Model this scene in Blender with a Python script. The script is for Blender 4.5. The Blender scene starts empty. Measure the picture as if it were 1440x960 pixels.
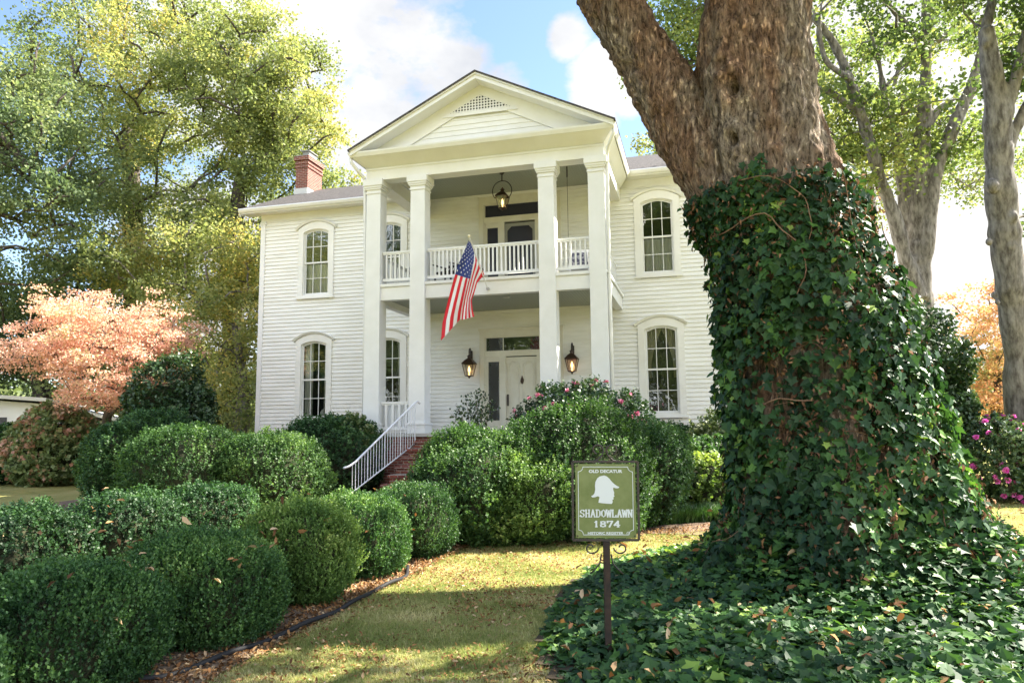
import bpy, math, random
import numpy as np
from mathutils import Vector, Matrix
PI = math.pi
scene = bpy.context.scene
COL = scene.collection
# ------------------------------------------------------------------ camera
F, YAW, PIT, ROL = 1005.3, 0.256, 0.1181, -0.0112
CAM = np.array([5.7885, -22.7922, 1.75])
_c, _s = math.cos(YAW), math.sin(YAW)
FWD = np.array([-_s*math.cos(PIT), _c*math.cos(PIT), math.sin(PIT)])
_r = np.array([_c, _s, 0.0]); _u = np.cross(_r, FWD)
RT = math.cos(ROL)*_r+math.sin(ROL)*_u
UP = -math.sin(ROL)*_r+math.cos(ROL)*_u
def ray(px, py): return FWD+RT*(px-720)/F+UP*(480-py)/F
def at(px, py, d): return CAM+ray(px, py)*d              # world point at depth d
def aty(px, py, y):
    d = ray(px, py); return CAM+d*(y-CAM[1])/d[1]
cd = bpy.data.cameras.new('camera'); co = bpy.data.objects.new('camera', cd); COL.objects.link(co)
cd.sensor_width = 36; cd.lens = F/1440*36; cd.clip_start = .05; cd.clip_end = 3000
co.matrix_world = Matrix(((RT[0], UP[0], -FWD[0], CAM[0]), (RT[1], UP[1], -FWD[1], CAM[1]), (RT[2], UP[2], -FWD[2], CAM[2]), (0, 0, 0, 1)))
scene.camera = co
# ------------------------------------------------------------------ light
SUN_AZ, SUN_EL = math.radians(60), math.radians(44)       # azimuth from +y towards +x
EXPOSURE = 2.6
SKY = 0.072
sd = bpy.data.lights.new('sun', 'SUN'); sd.energy = 3.9; sd.angle = math.radians(.5); sd.color = (1, .93, .80)
so = bpy.data.objects.new('sun', sd); COL.objects.link(so)
sdir = Vector((math.sin(SUN_AZ)*math.cos(SUN_EL), math.cos(SUN_AZ)*math.cos(SUN_EL), math.sin(SUN_EL)))
so.rotation_euler = (-sdir).to_track_quat('-Z', 'Y').to_euler(); so.location = (40, 20, 40)
scene.view_settings.view_transform = 'Standard'; scene.view_settings.look = 'None'
scene.view_settings.gamma = 1; scene.view_settings.use_curve_mapping = False
scene.view_settings.exposure = EXPOSURE
w = bpy.data.worlds.new('World'); scene.world = w; w.use_nodes = True
nt = w.node_tree; N = nt.nodes; L = nt.links
bg = N['Background']; bg.inputs['Strength'].default_value = SKY
sky = N.new('ShaderNodeTexSky'); sky.sky_type = 'NISHITA'; sky.sun_disc = False
sky.sun_elevation = SUN_EL; sky.sun_rotation = SUN_AZ; sky.air_density = 1.0; sky.dust_density = .6; sky.ozone_density = 1.4
tc = N.new('ShaderNodeTexCoord')
def mnode(op, a, b=None, c=None, clamp=False):
    n = N.new('ShaderNodeMath'); n.operation = op; n.use_clamp = clamp
    for i, v in enumerate((a, b, c)):
        if v is None: continue
        if isinstance(v, (int, float)): n.inputs[i].default_value = v
        else: L.new(v, n.inputs[i])
    return n.outputs[0]
tot = None
for px, py, r, sx in ((430, 50, 11, 1), (630, 110, 4.0, 1), (540, 60, 6.5, 1), (520, 300, 6, 1), (700, 125, 2.2, 1), (850, 104, 2.4, 1), (800, 50, 1.6, 1), (835, 152, 1.8, 1), (880, 130, 1.6, 1),
                      (1350, 330, 15, 1.7), (1250, 60, 7, 1), (1600, 100, 20, 1), (300, 400, 8, 1), (490, 190, 4.5, .55), (440, 140, 5, .8)):
    v = ray(px, py); v = v/np.linalg.norm(v)
    dn = N.new('ShaderNodeVectorMath'); dn.operation = 'DOT_PRODUCT'; L.new(tc.outputs['Generated'], dn.inputs[0]); dn.inputs[1].default_value = tuple(v)
    mr = N.new('ShaderNodeMapRange'); mr.inputs['From Min'].default_value = math.cos(math.radians(r*1.5)); mr.inputs['From Max'].default_value = math.cos(math.radians(r*.35))
    L.new(dn.outputs['Value'], mr.inputs['Value'])
    o_ = mnode('MULTIPLY', mr.outputs[0], float(sx)); tot = o_ if tot is None else mnode('MAXIMUM', tot, o_)
def wnoise(scale, det, rough=.6, off=0):
    mp = N.new('ShaderNodeMapping'); mp.inputs['Scale'].default_value = (scale, scale, scale*1.7); mp.inputs['Location'].default_value = (off, off*.7, 0)
    L.new(tc.outputs['Generated'], mp.inputs[0])
    n = N.new('ShaderNodeTexNoise'); n.inputs['Scale'].default_value = 1; n.inputs['Detail'].default_value = det; n.inputs['Roughness'].default_value = rough
    L.new(mp.outputs[0], n.inputs['Vector']); return n.outputs['Fac']
n1 = wnoise(7, 9, .62); n2 = wnoise(3.2, 6, .55, 3.3)
behind = N.new('ShaderNodeVectorMath'); behind.operation = 'DOT_PRODUCT'; L.new(tc.outputs['Generated'], behind.inputs[0]); behind.inputs[1].default_value = tuple(-FWD)
bm = mnode('MULTIPLY', mnode('ADD', behind.outputs['Value'], .35, clamp=True), .9)      # broken cloud over the rest of the sky
tot = mnode('MAXIMUM', tot, bm)
m = mnode('ADD', tot, mnode('MULTIPLY', mnode('SUBTRACT', n1, .5), 2.2))
m = mnode('MULTIPLY', mnode('SUBTRACT', m, .40), 2.4, clamp=True)
shade = N.new('ShaderNodeMapRange'); shade.inputs['From Min'].default_value = .36; shade.inputs['From Max'].default_value = .62
shade.inputs['To Min'].default_value = 0; shade.inputs['To Max'].default_value = 1; L.new(n2, shade.inputs['Value'])
vr_ = ray(1330, 330); vr_ = vr_/np.linalg.norm(vr_); dr_ = N.new('ShaderNodeVectorMath'); dr_.operation = 'DOT_PRODUCT'; L.new(tc.outputs['Generated'], dr_.inputs[0]); dr_.inputs[1].default_value = tuple(vr_)
mr_ = N.new('ShaderNodeMapRange'); mr_.inputs['From Min'].default_value = math.cos(math.radians(24)); mr_.inputs['From Max'].default_value = math.cos(math.radians(12)); L.new(dr_.outputs['Value'], mr_.inputs['Value'])
shade_o = mnode('MAXIMUM', shade.outputs[0], mr_.outputs[0])
cc = N.new('ShaderNodeMix'); cc.data_type = 'RGBA'; L.new(shade_o, cc.inputs['Factor'])
cc.inputs['A'].default_value = (1.62, 1.70, 1.88, 1); cc.inputs['B'].default_value = (2.75, 2.73, 2.68, 1)
mx = N.new('ShaderNodeMix'); mx.data_type = 'RGBA'; L.new(m, mx.inputs['Factor']); st_ = N.new('ShaderNodeVectorMath'); st_.operation = 'MULTIPLY'; L.new(sky.outputs[0], st_.inputs[0]); st_.inputs[1].default_value = (.80, .80, .84); L.new(st_.outputs[0], mx.inputs['A']); L.new(cc.outputs['Result'], mx.inputs['B'])
# sky behind the camera is brightened, an added fill for the shaded facade
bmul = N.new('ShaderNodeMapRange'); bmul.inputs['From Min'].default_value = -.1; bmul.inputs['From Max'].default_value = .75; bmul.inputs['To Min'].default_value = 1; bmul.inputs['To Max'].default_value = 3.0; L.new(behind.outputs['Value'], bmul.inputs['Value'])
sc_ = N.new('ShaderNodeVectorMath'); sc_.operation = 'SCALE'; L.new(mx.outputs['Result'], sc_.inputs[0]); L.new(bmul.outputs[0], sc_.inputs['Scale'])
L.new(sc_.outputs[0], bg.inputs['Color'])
scene.cycles.max_bounces = 6; scene.cycles.diffuse_bounces = 3; scene.cycles.transparent_max_bounces = 8
# ------------------------------------------------------------------ helpers
def hsh(ix, iy, iz, seed):
    h = (ix*374761393+iy*668265263+iz*2147483647+seed*1274126177) & 0xffffffff
    h = ((h ^ (h >> 13))*1274126177) & 0xffffffff
    return ((h ^ (h >> 16)) & 0xffff)/65535.0
def vnoise(p, seed=0):
    p = np.asarray(p, float); i = np.floor(p).astype(np.int64); f = p-i; f = f*f*(3-2*f); r = 0
    for a in (0, 1):
        for b in (0, 1):
            for c in (0, 1):
                wgt = (f[..., 0] if a else 1-f[..., 0])*(f[..., 1] if b else 1-f[..., 1])*(f[..., 2] if c else 1-f[..., 2])
                r = r+wgt*hsh(i[..., 0]+a, i[..., 1]+b, i[..., 2]+c, seed)
    return r
def fbm(p, seed=0, o=3):
    p = np.asarray(p, float); r = 0; a = .5; t = 0
    for k in range(o): r = r+a*vnoise(p*(2**k)+k*17.3, seed+k); t += a; a *= .5
    return r/t
class MB:
    def __init__(s): s.v = []; s.f = []; s.mi = []; s.cur = 0
    def add(s, vs, fs):
        b = len(s.v); s.v.extend([tuple(map(float, v)) for v in vs]); s.f.extend([tuple(b+i for i in f) for f in fs]); s.mi.extend([s.cur]*len(fs)); return s
    def box(s, x0, x1, y0, y1, z0, z1):
        return s.add([(x0, y0, z0), (x1, y0, z0), (x1, y1, z0), (x0, y1, z0), (x0, y0, z1), (x1, y0, z1), (x1, y1, z1), (x0, y1, z1)],
                     [(0, 3, 2, 1), (4, 5, 6, 7), (0, 1, 5, 4), (1, 2, 6, 5), (2, 3, 7, 6), (3, 0, 4, 7)])
    def obox(s, c, ax, ay, az, hx, hy, hz):
        c = np.array(c, float); ax, ay, az = [np.array(q, float)/np.linalg.norm(q) for q in (ax, ay, az)]
        vs = [c+ax*hx*i+ay*hy*j+az*hz*k for k in (-1, 1) for j in (-1, 1) for i in (-1, 1)]
        return s.add(vs, [(0, 2, 3, 1), (4, 5, 7, 6), (0, 1, 5, 4), (1, 3, 7, 5), (3, 2, 6, 7), (2, 0, 4, 6)])
    def beam(s, p, q, w_, h_):       # rectangular bar from p to q
        p = np.array(p, float); q = np.array(q, float); d = q-p; l = np.linalg.norm(d); d /= l
        sdv = np.cross(d, (0, 0, 1)); 
        if np.linalg.norm(sdv) < 1e-3: sdv = np.array([1., 0, 0])
        sdv /= np.linalg.norm(sdv); u = np.cross(sdv, d)
        return s.obox((p+q)/2, sdv, d, u, w_/2, l/2, h_/2)
    def tube(s, pts, rad, n=8, caps=True):
        pts = [np.array(p, float) for p in pts]; m_ = len(pts)
        if not hasattr(rad, '__len__'): rad = [rad]*m_
        ref = None; rings = []
        for i in range(m_):
            t = pts[min(i+1, m_-1)]-pts[max(i-1, 0)]; t = t/(np.linalg.norm(t)+1e-9)
            if ref is None:
                ref = np.cross(t, (0, 0, 1)) if abs(t[2]) < .9 else np.cross(t, (1, 0, 0))
            ref = ref-t*np.dot(ref, t); ref = ref/(np.linalg.norm(ref)+1e-9); b = np.cross(t, ref)
            rings.append([pts[i]+rad[i]*(math.cos(a)*ref+math.sin(a)*b) for a in np.linspace(0, 2*PI, n, endpoint=False)])
        fs = []
        for i in range(m_-1):
            for j in range(n):
                k = (j+1) % n; fs.append((i*n+j, i*n+k, (i+1)*n+k, (i+1)*n+j))
        if caps: fs.append(tuple(range(n-1, -1, -1))); fs.append(tuple((m_-1)*n+j for j in range(n)))
        return s.add([v for r in rings for v in r], fs)
    def lathe(s, prof, c, n=12, axis=None):       # prof: (r,z)
        vs = []; fs = []
        for r, z in prof:
            for a in np.linspace(0, 2*PI, n, endpoint=False): vs.append((c[0]+r*math.cos(a), c[1]+r*math.sin(a), c[2]+z))
        for i in range(len(prof)-1):
            for j in range(n):
                k = (j+1) % n; fs.append((i*n+j, i*n+k, (i+1)*n+k, (i+1)*n+j))
        fs.append(tuple(range(n-1, -1, -1))); fs.append(tuple((len(prof)-1)*n+j for j in range(n)))
        return s.add(vs, fs)
    def prism(s, poly, y0, y1):                   # poly in (x,z), extruded in y
        n = len(poly); vs = [(x, y0, z) for x, z in poly]+[(x, y1, z) for x, z in poly]
        fs = [tuple(range(n)), tuple(range(2*n-1, n-1, -1))]+[(i, n+i, n+(i+1) % n, (i+1) % n) for i in range(n)]
        return s.add(vs, fs)
    def build(s, name, mat, parent=None, smooth=False, fixn=True):
        me = bpy.data.meshes.new(name); me.from_pydata(s.v, [], s.f)
        for mm in (mat if isinstance(mat, (list, tuple)) else [mat]): me.materials.append(mm)
        me.polygons.foreach_set('material_index', s.mi)
        if fixn:
            import bmesh
            b = bmesh.new(); b.from_mesh(me); bmesh.ops.recalc_face_normals(b, faces=b.faces); b.to_mesh(me); b.free()
        if smooth: me.polygons.foreach_set('use_smooth', [True]*len(me.polygons))
        me.update(); return link(name, me, parent)
def build_split(self, name, mat, parent=None, **kw):
    up = list(range(len(self.v)))
    def fnd(i):
        while up[i] != i: up[i] = up[up[i]]; i = up[i]
        return i
    for f in self.f:
        for i in f[1:]: up[fnd(i)] = fnd(f[0])
    comp = {}
    for k, f in enumerate(self.f): comp.setdefault(fnd(f[0]), []).append(k)
    V_ = np.array(self.v); gr = []
    for fs in comp.values():
        idx = sorted({i for k in fs for i in self.f[k]}); lo, hi = V_[idx].min(0)-.02, V_[idx].max(0)+.02; cur = [fs, lo, hi]; ng = []
        for g in gr:
            if np.all(g[1] <= cur[2]) and np.all(cur[1] <= g[2]): cur = [cur[0]+g[0], np.minimum(cur[1], g[1]), np.maximum(cur[2], g[2])]
            else: ng.append(g)
        gr = ng+[cur]
    out = []
    for fs, _, _ in gr:
        idx = sorted({i for k in fs for i in self.f[k]}); mp = {a: b for b, a in enumerate(idx)}; m_ = MB(); m_.add([self.v[i] for i in idx], [tuple(mp[i] for i in self.f[k]) for k in fs]); out.append(m_.build(name, mat, parent, **kw))
    return out
MB.split = build_split
def link(name, data, parent=None):
    o = bpy.data.objects.new(name, data); COL.objects.link(o)
    if parent is not None:
        o.parent = parent
        if parent.data is None: o.matrix_parent_inverse = Matrix.Translation(-Vector(parent.location))
    return o
def tag(o, label=None, cat=None, group=None, kind=None):
    if label: o['label'] = label
    if cat: o['category'] = cat
    if group: o['group'] = group
    if kind: o['kind'] = kind
    return o
def thing(name, loc, label, cat, group=None):
    o = bpy.data.objects.new(name, None); COL.objects.link(o); o.location = Vector([float(a) for a in loc]); o.empty_display_size = .1
    return tag(o, label, cat, group)
def polymesh(name, V, nper, mats, parent=None, rnd=None, midx=None, smooth=False):
    """V: (nfaces*nper,3) unshared polygons"""
    V = np.ascontiguousarray(V, np.float32).reshape(-1, 3); nf = len(V)//nper
    me = bpy.data.meshes.new(name); me.vertices.add(len(V)); me.vertices.foreach_set('co', V.ravel())
    me.loops.add(len(V)); me.loops.foreach_set('vertex_index', np.arange(len(V), dtype=np.int32))
    me.polygons.add(nf); me.polygons.foreach_set('loop_start', np.arange(nf, dtype=np.int32)*nper)
    for mm in (mats if isinstance(mats, (list, tuple)) else [mats]): me.materials.append(mm)
    if midx is not None: me.polygons.foreach_set('material_index', np.asarray(midx, np.int32))
    if rnd is not None:
        a = me.attributes.new('rnd', 'FLOAT', 'FACE'); a.data.foreach_set('value', np.asarray(rnd, np.float32))
    me.update(calc_edges=True); me.validate()
    return link(name, me, parent)
def norm(v): return v/(np.linalg.norm(v, axis=-1, keepdims=True)+1e-9)
QUAD = np.array([[0, 0, 0], [.5, .48, .10], [1, 0, -.05], [.5, -.48, .10]])
IVY = [np.array([[0, 0, 0], [-.08, .42, .05], [.30, .36, .10], [.38, .62, .06], [.62, .26, .04], [1.0, 0, -.08]]),
       np.array([[0, 0, 0], [1.0, 0, -.08], [.62, -.26, .04], [.38, -.62, .06], [.30, -.36, .10], [-.08, -.42, .05]])]
def leaf_verts(P, D, Nn, S, tmpl):
    """P centre, D direction, Nn normal, S size -> (n*k,3)"""
    D = norm(D); W = norm(np.cross(Nn, D)); Z = np.cross(D, W)
    S = np.asarray(S).reshape(-1, 1, 1)
    off = tmpl[None, :, 0:1]*D[:, None]+tmpl[None, :, 1:2]*W[:, None]+tmpl[None, :, 2:3]*Z[:, None]
    return (P[:, None]+off*S).reshape(-1, 3)
# ------------------------------------------------------------------ materials
def newmat(name):
    m_ = bpy.data.materials.new(name); m_.use_nodes = True; n_ = m_.node_tree
    return m_, n_, n_.nodes, n_.links, n_.nodes['Principled BSDF']
def M(name, c1, c2=None, scale=4, rough=.6, bump=0, bscale=40, spec=.3, metal=0, stretch=(1, 1, 1), det=5, lo=.35, hi=.65):
    m_, n_, nn, ll, b = newmat(name)
    b.inputs['Roughness'].default_value = rough; b.inputs['Specular IOR Level'].default_value = spec; b.inputs['Metallic'].default_value = metal
    b.inputs['Base Color'].default_value = (*c1, 1)
    t = nn.new('ShaderNodeTexCoord'); mp = nn.new('ShaderNodeMapping'); mp.inputs['Scale'].default_value = stretch; ll.new(t.outputs['Object'], mp.inputs[0])
    if c2:
        n = nn.new('ShaderNodeTexNoise'); n.inputs['Scale'].default_value = scale; n.inputs['Detail'].default_value = det; n.inputs['Roughness'].default_value = .62; ll.new(mp.outputs[0], n.inputs['Vector'])
        r = nn.new('ShaderNodeValToRGB'); r.color_ramp.elements[0].position = lo; r.color_ramp.elements[1].position = hi
        r.color_ramp.elements[0].color = (*c1, 1); r.color_ramp.elements[1].color = (*c2, 1)
        ll.new(n.outputs['Fac'], r.inputs[0]); ll.new(r.outputs[0], b.inputs['Base Color'])
    if bump:
        n = nn.new('ShaderNodeTexNoise'); n.inputs['Scale'].default_value = bscale; n.inputs['Detail'].default_value = 4; ll.new(mp.outputs[0], n.inputs['Vector'])
        bu = nn.new('ShaderNodeBump'); bu.inputs['Strength'].default_value = bump; bu.inputs['Distance'].default_value = .01; ll.new(n.outputs['Fac'], bu.inputs['Height']); ll.new(bu.outputs[0], b.inputs['Normal'])
    return m_
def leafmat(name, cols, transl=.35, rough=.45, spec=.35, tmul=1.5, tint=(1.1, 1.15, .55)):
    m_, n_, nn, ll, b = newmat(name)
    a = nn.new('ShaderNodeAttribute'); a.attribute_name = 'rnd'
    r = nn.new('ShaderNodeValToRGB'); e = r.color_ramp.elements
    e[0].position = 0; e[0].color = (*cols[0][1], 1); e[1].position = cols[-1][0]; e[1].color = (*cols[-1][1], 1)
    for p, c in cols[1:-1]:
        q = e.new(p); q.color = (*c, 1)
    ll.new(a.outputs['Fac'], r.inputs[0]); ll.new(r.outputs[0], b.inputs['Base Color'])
    b.inputs['Roughness'].default_value = rough; b.inputs['Specular IOR Level'].default_value = spec
    tr = nn.new('ShaderNodeBsdfTranslucent'); mu = nn.new('ShaderNodeMix'); mu.data_type = 'RGBA'; mu.blend_type = 'MULTIPLY'; mu.inputs['Factor'].default_value = 1
    ll.new(r.outputs[0], mu.inputs['A']); mu.inputs['B'].default_value = (tmul*tint[0], tmul*tint[1], tmul*tint[2], 1); mu.clamp_result = True
    ll.new(mu.outputs['Result'], tr.inputs['Color'])
    ms = nn.new('ShaderNodeMixShader'); ms.inputs[0].default_value = transl
    ll.new(b.outputs[0], ms.inputs[1]); ll.new(tr.outputs[0], ms.inputs[2]); ll.new(ms.outputs[0], nn['Material Output'].inputs['Surface'])
    return m_
paint = M('cream_paint', (.80, .798, .765), (.73, .72, .66), scale=1.3, rough=.5, bump=.12, bscale=60, spec=.3, lo=.3, hi=.75)
paintw = M('white_paint', (.78, .78, .765), (.73, .73, .705), scale=2, rough=.45, bump=.08, bscale=50, spec=.35)
siding_m = M('siding_paint', (.81, .81, .775), (.66, .65, .58), scale=1.6, rough=.55, bump=.18, bscale=45, spec=.25, stretch=(.5, 1, 2.6), lo=.42, hi=.85)
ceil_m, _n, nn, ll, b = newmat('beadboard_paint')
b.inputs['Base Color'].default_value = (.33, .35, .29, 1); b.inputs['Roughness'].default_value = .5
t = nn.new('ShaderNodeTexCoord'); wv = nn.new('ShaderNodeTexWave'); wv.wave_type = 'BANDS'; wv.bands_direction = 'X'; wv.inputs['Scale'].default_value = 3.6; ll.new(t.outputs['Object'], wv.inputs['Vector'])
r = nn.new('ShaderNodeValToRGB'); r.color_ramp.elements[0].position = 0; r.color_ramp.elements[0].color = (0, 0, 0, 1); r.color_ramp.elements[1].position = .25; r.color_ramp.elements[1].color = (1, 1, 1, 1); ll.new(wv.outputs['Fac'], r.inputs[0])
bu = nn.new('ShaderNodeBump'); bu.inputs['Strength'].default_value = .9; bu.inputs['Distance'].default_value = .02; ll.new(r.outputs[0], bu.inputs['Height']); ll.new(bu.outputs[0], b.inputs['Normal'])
def brickmat(name, c1, c2, mort, vertical_axis=True):
    m_, n_, nn, ll, b = newmat(name)
    t = nn.new('ShaderNodeTexCoord'); sx = nn.new('ShaderNodeSeparateXYZ'); ll.new(t.outputs['Object'], sx.inputs[0])
    ad = nn.new('ShaderNodeMath'); ad.operation = 'ADD'; ll.new(sx.outputs[0], ad.inputs[0]); ll.new(sx.outputs[1], ad.inputs[1])
    cb = nn.new('ShaderNodeCombineXYZ'); ll.new(ad.outputs[0], cb.inputs[0]); ll.new(sx.outputs[2], cb.inputs[1])
    br = nn.new('ShaderNodeTexBrick'); ll.new(cb.outputs[0], br.inputs['Vector']); br.inputs['Scale'].default_value = 1
    br.inputs['Brick Width'].default_value = .21; br.inputs['Row Height'].default_value = .075; br.inputs['Mortar Size'].default_value = .008
    br.inputs['Color1'].default_value = (*c1, 1); br.inputs['Color2'].default_value = (*c2, 1); br.inputs['Mortar'].default_value = (*mort, 1); br.inputs['Bias'].default_value = 0
    n = nn.new('ShaderNodeTexNoise'); n.inputs['Scale'].default_value = 9; n.inputs['Detail'].default_value = 6; ll.new(t.outputs['Object'], n.inputs['Vector'])
    mp = nn.new('ShaderNodeMapRange'); ll.new(n.outputs['Fac'], mp.inputs['Value']); mp.inputs['To Min'].default_value = .55; mp.inputs['To Max'].default_value = 1.35
    mu = nn.new('ShaderNodeVectorMath'); mu.operation = 'SCALE'; ll.new(br.outputs['Color'], mu.inputs[0]); ll.new(mp.outputs[0], mu.inputs['Scale'])
    ll.new(mu.outputs[0], b.inputs['Base Color']); b.inputs['Roughness'].default_value = .85
    bu = nn.new('ShaderNodeBump'); bu.inputs['Strength'].default_value = .6; bu.inputs['Distance'].default_value = .01; bu.invert = True; ll.new(br.outputs['Fac'], bu.inputs['Height']); ll.new(bu.outputs[0], b.inputs['Normal'])
    return m_
brick_m = brickmat('red_brick', (.25, .07, .045), (.15, .04, .03), (.32, .27, .22))
shingle = M('roof_shingles', (.022, .020, .022), (.115, .105, .10), scale=22, rough=.85, bump=.8, bscale=30, stretch=(.6, 1, 1))
glass_m, _n, nn, ll, b = newmat('window_glass')
nn.remove(b); gl = nn.new('ShaderNodeBsdfGlossy'); gl.inputs['Roughness'].default_value = .02; gl.inputs['Color'].default_value = (.9, .95, .95, 1)
tp = nn.new('ShaderNodeBsdfTransparent'); tp.inputs['Color'].default_value = (.78, .82, .8, 1); fr = nn.new('ShaderNodeFresnel'); fr.inputs['IOR'].default_value = 1.5
mp = nn.new('ShaderNodeMath'); mp.operation = 'MULTIPLY_ADD'; ll.new(fr.outputs[0], mp.inputs[0]); mp.inputs[1].default_value = 1.6; mp.inputs[2].default_value = .10
ms = nn.new('ShaderNodeMixShader'); ll.new(mp.outputs[0], ms.inputs[0]); ll.new(tp.outputs[0], ms.inputs[1]); ll.new(gl.outputs[0], ms.inputs[2]); ll.new(ms.outputs[0], nn['Material Output'].inputs['Surface'])
tn = nn.new('ShaderNodeTexCoord'); nz = nn.new('ShaderNodeTexNoise'); nz.inputs['Scale'].default_value = 5; ll.new(tn.outputs['Object'], nz.inputs['Vector'])
bu = nn.new('ShaderNodeBump'); bu.inputs['Strength'].default_value = .25; bu.inputs['Distance'].default_value = .02; ll.new(nz.outputs['Fac'], bu.inputs['Height']); ll.new(bu.outputs[0], gl.inputs['Normal'])
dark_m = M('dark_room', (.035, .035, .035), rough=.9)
navy_m = M('dark_transom_screen', (.03, .032, .05), rough=.25, spec=.5)
curtain_m = M('sheer_curtain', (.72, .71, .64), (.60, .59, .52), scale=3, rough=.9, stretch=(9, 1, .4))
tan_m = M('tan_curtain', (.42, .37, .24), (.30, .26, .16), scale=3, rough=.9, stretch=(9, 1, .4))
iron = M('dark_iron', (.020, .018, .017), (.045, .03, .022), scale=20, rough=.55, spec=.5, bump=.3, bscale=80)
bronze = M('bronze_lantern', (.035, .022, .016), (.07, .035, .02), scale=15, rough=.4, spec=.6, metal=.3)
rail_m = M('white_iron_paint', (.78, .79, .80), rough=.35, spec=.5)
door_m = M('door_paint', (.70, .68, .58), (.64, .61, .50), scale=2, rough=.4, spec=.35)
greyframe = M('grey_screen_frame', (.30, .30, .27), rough=.5)
# ------------------------------------------------------------------ ground
def groundmat():
    m_, n_, nn, ll, b = newmat('lawn_grass')
    t = nn.new('ShaderNodeTexCoord')
    def nz(s, d=5, r=.6):
        n = nn.new('ShaderNodeTexNoise'); n.inputs['Scale'].default_value = s; n.inputs['Detail'].default_value = d; n.inputs['Roughness'].default_value = r; ll.new(t.outputs['Object'], n.inputs['Vector']); return n.outputs['Fac']
    def ramp(f, *st):
        r = nn.new('ShaderNodeValToRGB'); e = r.color_ramp.elements; e[0].position, e[0].color = st[0][0], (*st[0][1], 1); e[1].position, e[1].color = st[-1][0], (*st[-1][1], 1)
        for p, c in st[1:-1]: q = e.new(p); q.color = (*c, 1)
        ll.new(f, r.inputs[0]); return r.outputs[0]
    def mix(f, a, b_):
        m2 = nn.new('ShaderNodeMix'); m2.data_type = 'RGBA'; ll.new(f, m2.inputs['Factor']); ll.new(a, m2.inputs['A']); ll.new(b_, m2.inputs['B']); return m2.outputs['Result']
    g = ramp(nz(.9, 8), (.3, (.17, .19, .05)), (.5, (.30, .29, .10)), (.7, (.42, .37, .17)))
    g2 = ramp(nz(26, 4), (.35, (.10, .11, .03)), (.62, (.33, .30, .10)))
    mf = nn.new('ShaderNodeMath'); mf.operation = 'MULTIPLY'; mf.inputs[1].default_value = .5; ll.new(nz(60, 2), mf.inputs[0])
    base = mix(mf.outputs[0], g, g2)
    vo = nn.new('ShaderNodeTexVoronoi'); vo.inputs['Scale'].default_value = 15; vo.inputs['Randomness'].default_value = 1; ll.new(t.outputs['Object'], vo.inputs['Vector'])
    lt = nn.new('ShaderNodeMath'); lt.operation = 'LESS_THAN'; ll.new(vo.outputs['Distance'], lt.inputs[0]); lt.inputs[1].default_value = .20
    vr = ramp(vo.outputs['Color'], (.1, (.30, .13, .05)), (.5, (.40, .24, .10)), (.9, (.45, .33, .18)))
    ll.new(mix(lt.outputs[0], base, vr), b.inputs['Base Color']); b.inputs['Roughness'].default_value = .95; b.inputs['Specular IOR Level'].default_value = .1
    bu = nn.new('ShaderNodeBump'); bu.inputs['Strength'].default_value = 1; bu.inputs['Distance'].default_value = .04; ll.new(nz(45, 5), bu.inputs['Height']); ll.new(bu.outputs[0], b.inputs['Normal'])
    return m_
def sheet(name, xs, ys, hf, mat, parent=None, keep=None):
    X, Y = np.meshgrid(xs, ys); Z = hf(X, Y); nx, ny = len(xs), len(ys)
    b_ = MB(); b_.v = [tuple(map(float, v)) for v in np.stack([X, Y, Z], -1).reshape(-1, 3)]
    for j in range(ny-1):
        for i in range(nx-1):
            if keep is None or keep((xs[i]+xs[i+1])/2, (ys[j]+ys[j+1])/2): b_.f.append((j*nx+i, j*nx+i+1, (j+1)*nx+i+1, (j+1)*nx+i)); b_.mi.append(0)
    return b_.build(name, mat, parent, smooth=True, fixn=False)
def gh(X, Y):
    X = np.asarray(X, float); Y = np.asarray(Y, float)
    n = (fbm(np.stack([X*.5, Y*.5, X*0], -1), 5)-.5)*.10
    near = np.clip(1-np.hypot(X-3, Y+12)/60, 0, 1)
    return n*near
xs = np.unique(np.concatenate([np.linspace(-900, -40, 12), np.linspace(-40, -8, 20), np.linspace(-8, 12, 60), np.linspace(12, 40, 20), np.linspace(40, 900, 12)]))
ys = np.unique(np.concatenate([np.linspace(-900, -60, 10), np.linspace(-60, -23, 14), np.linspace(-23, -3, 60), np.linspace(-3, 40, 20), np.linspace(40, 1200, 12)]))
tag(sheet('lawn', xs, ys, gh, groundmat()), kind='structure')
mulch = M('leaf_mulch', (.09, .06, .042), (.27, .20, .145), scale=22, rough=1, bump=1, bscale=35, spec=.05)
tag(sheet('mulch_bed', np.linspace(.4, 2.36, 12), np.linspace(-21.5, -9, 50), lambda X, Y: gh(X, Y)+.012+.03*np.clip(1-abs(X-1.6), 0, 1), mulch), kind='structure')
tag(sheet('mulch_bed', np.linspace(2.62, 8.2, 26), np.linspace(-13.5, -.3, 50), lambda X, Y: gh(X, Y)+.012, mulch,
          keep=lambda x, y: y > -12.45+.62*(x-2.62)+.18*math.sin(x*3)), kind='structure')
tag(sheet('mulch_bed', np.linspace(-12, -.4, 40), np.linspace(-17.8, -.3, 50), lambda X, Y: gh(X, Y)+.012, mulch,
          keep=lambda x, y: (x > -2.6 or y > -12+.35*(-x-2.6)) and not (x < -9.5 and y < -3)), kind='structure')
tag(sheet('walkway', np.linspace(-.5, .42, 4), np.linspace(-30, -7.9, 40), lambda X, Y: gh(X, Y)+.02, brick_m), kind='structure')
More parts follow.
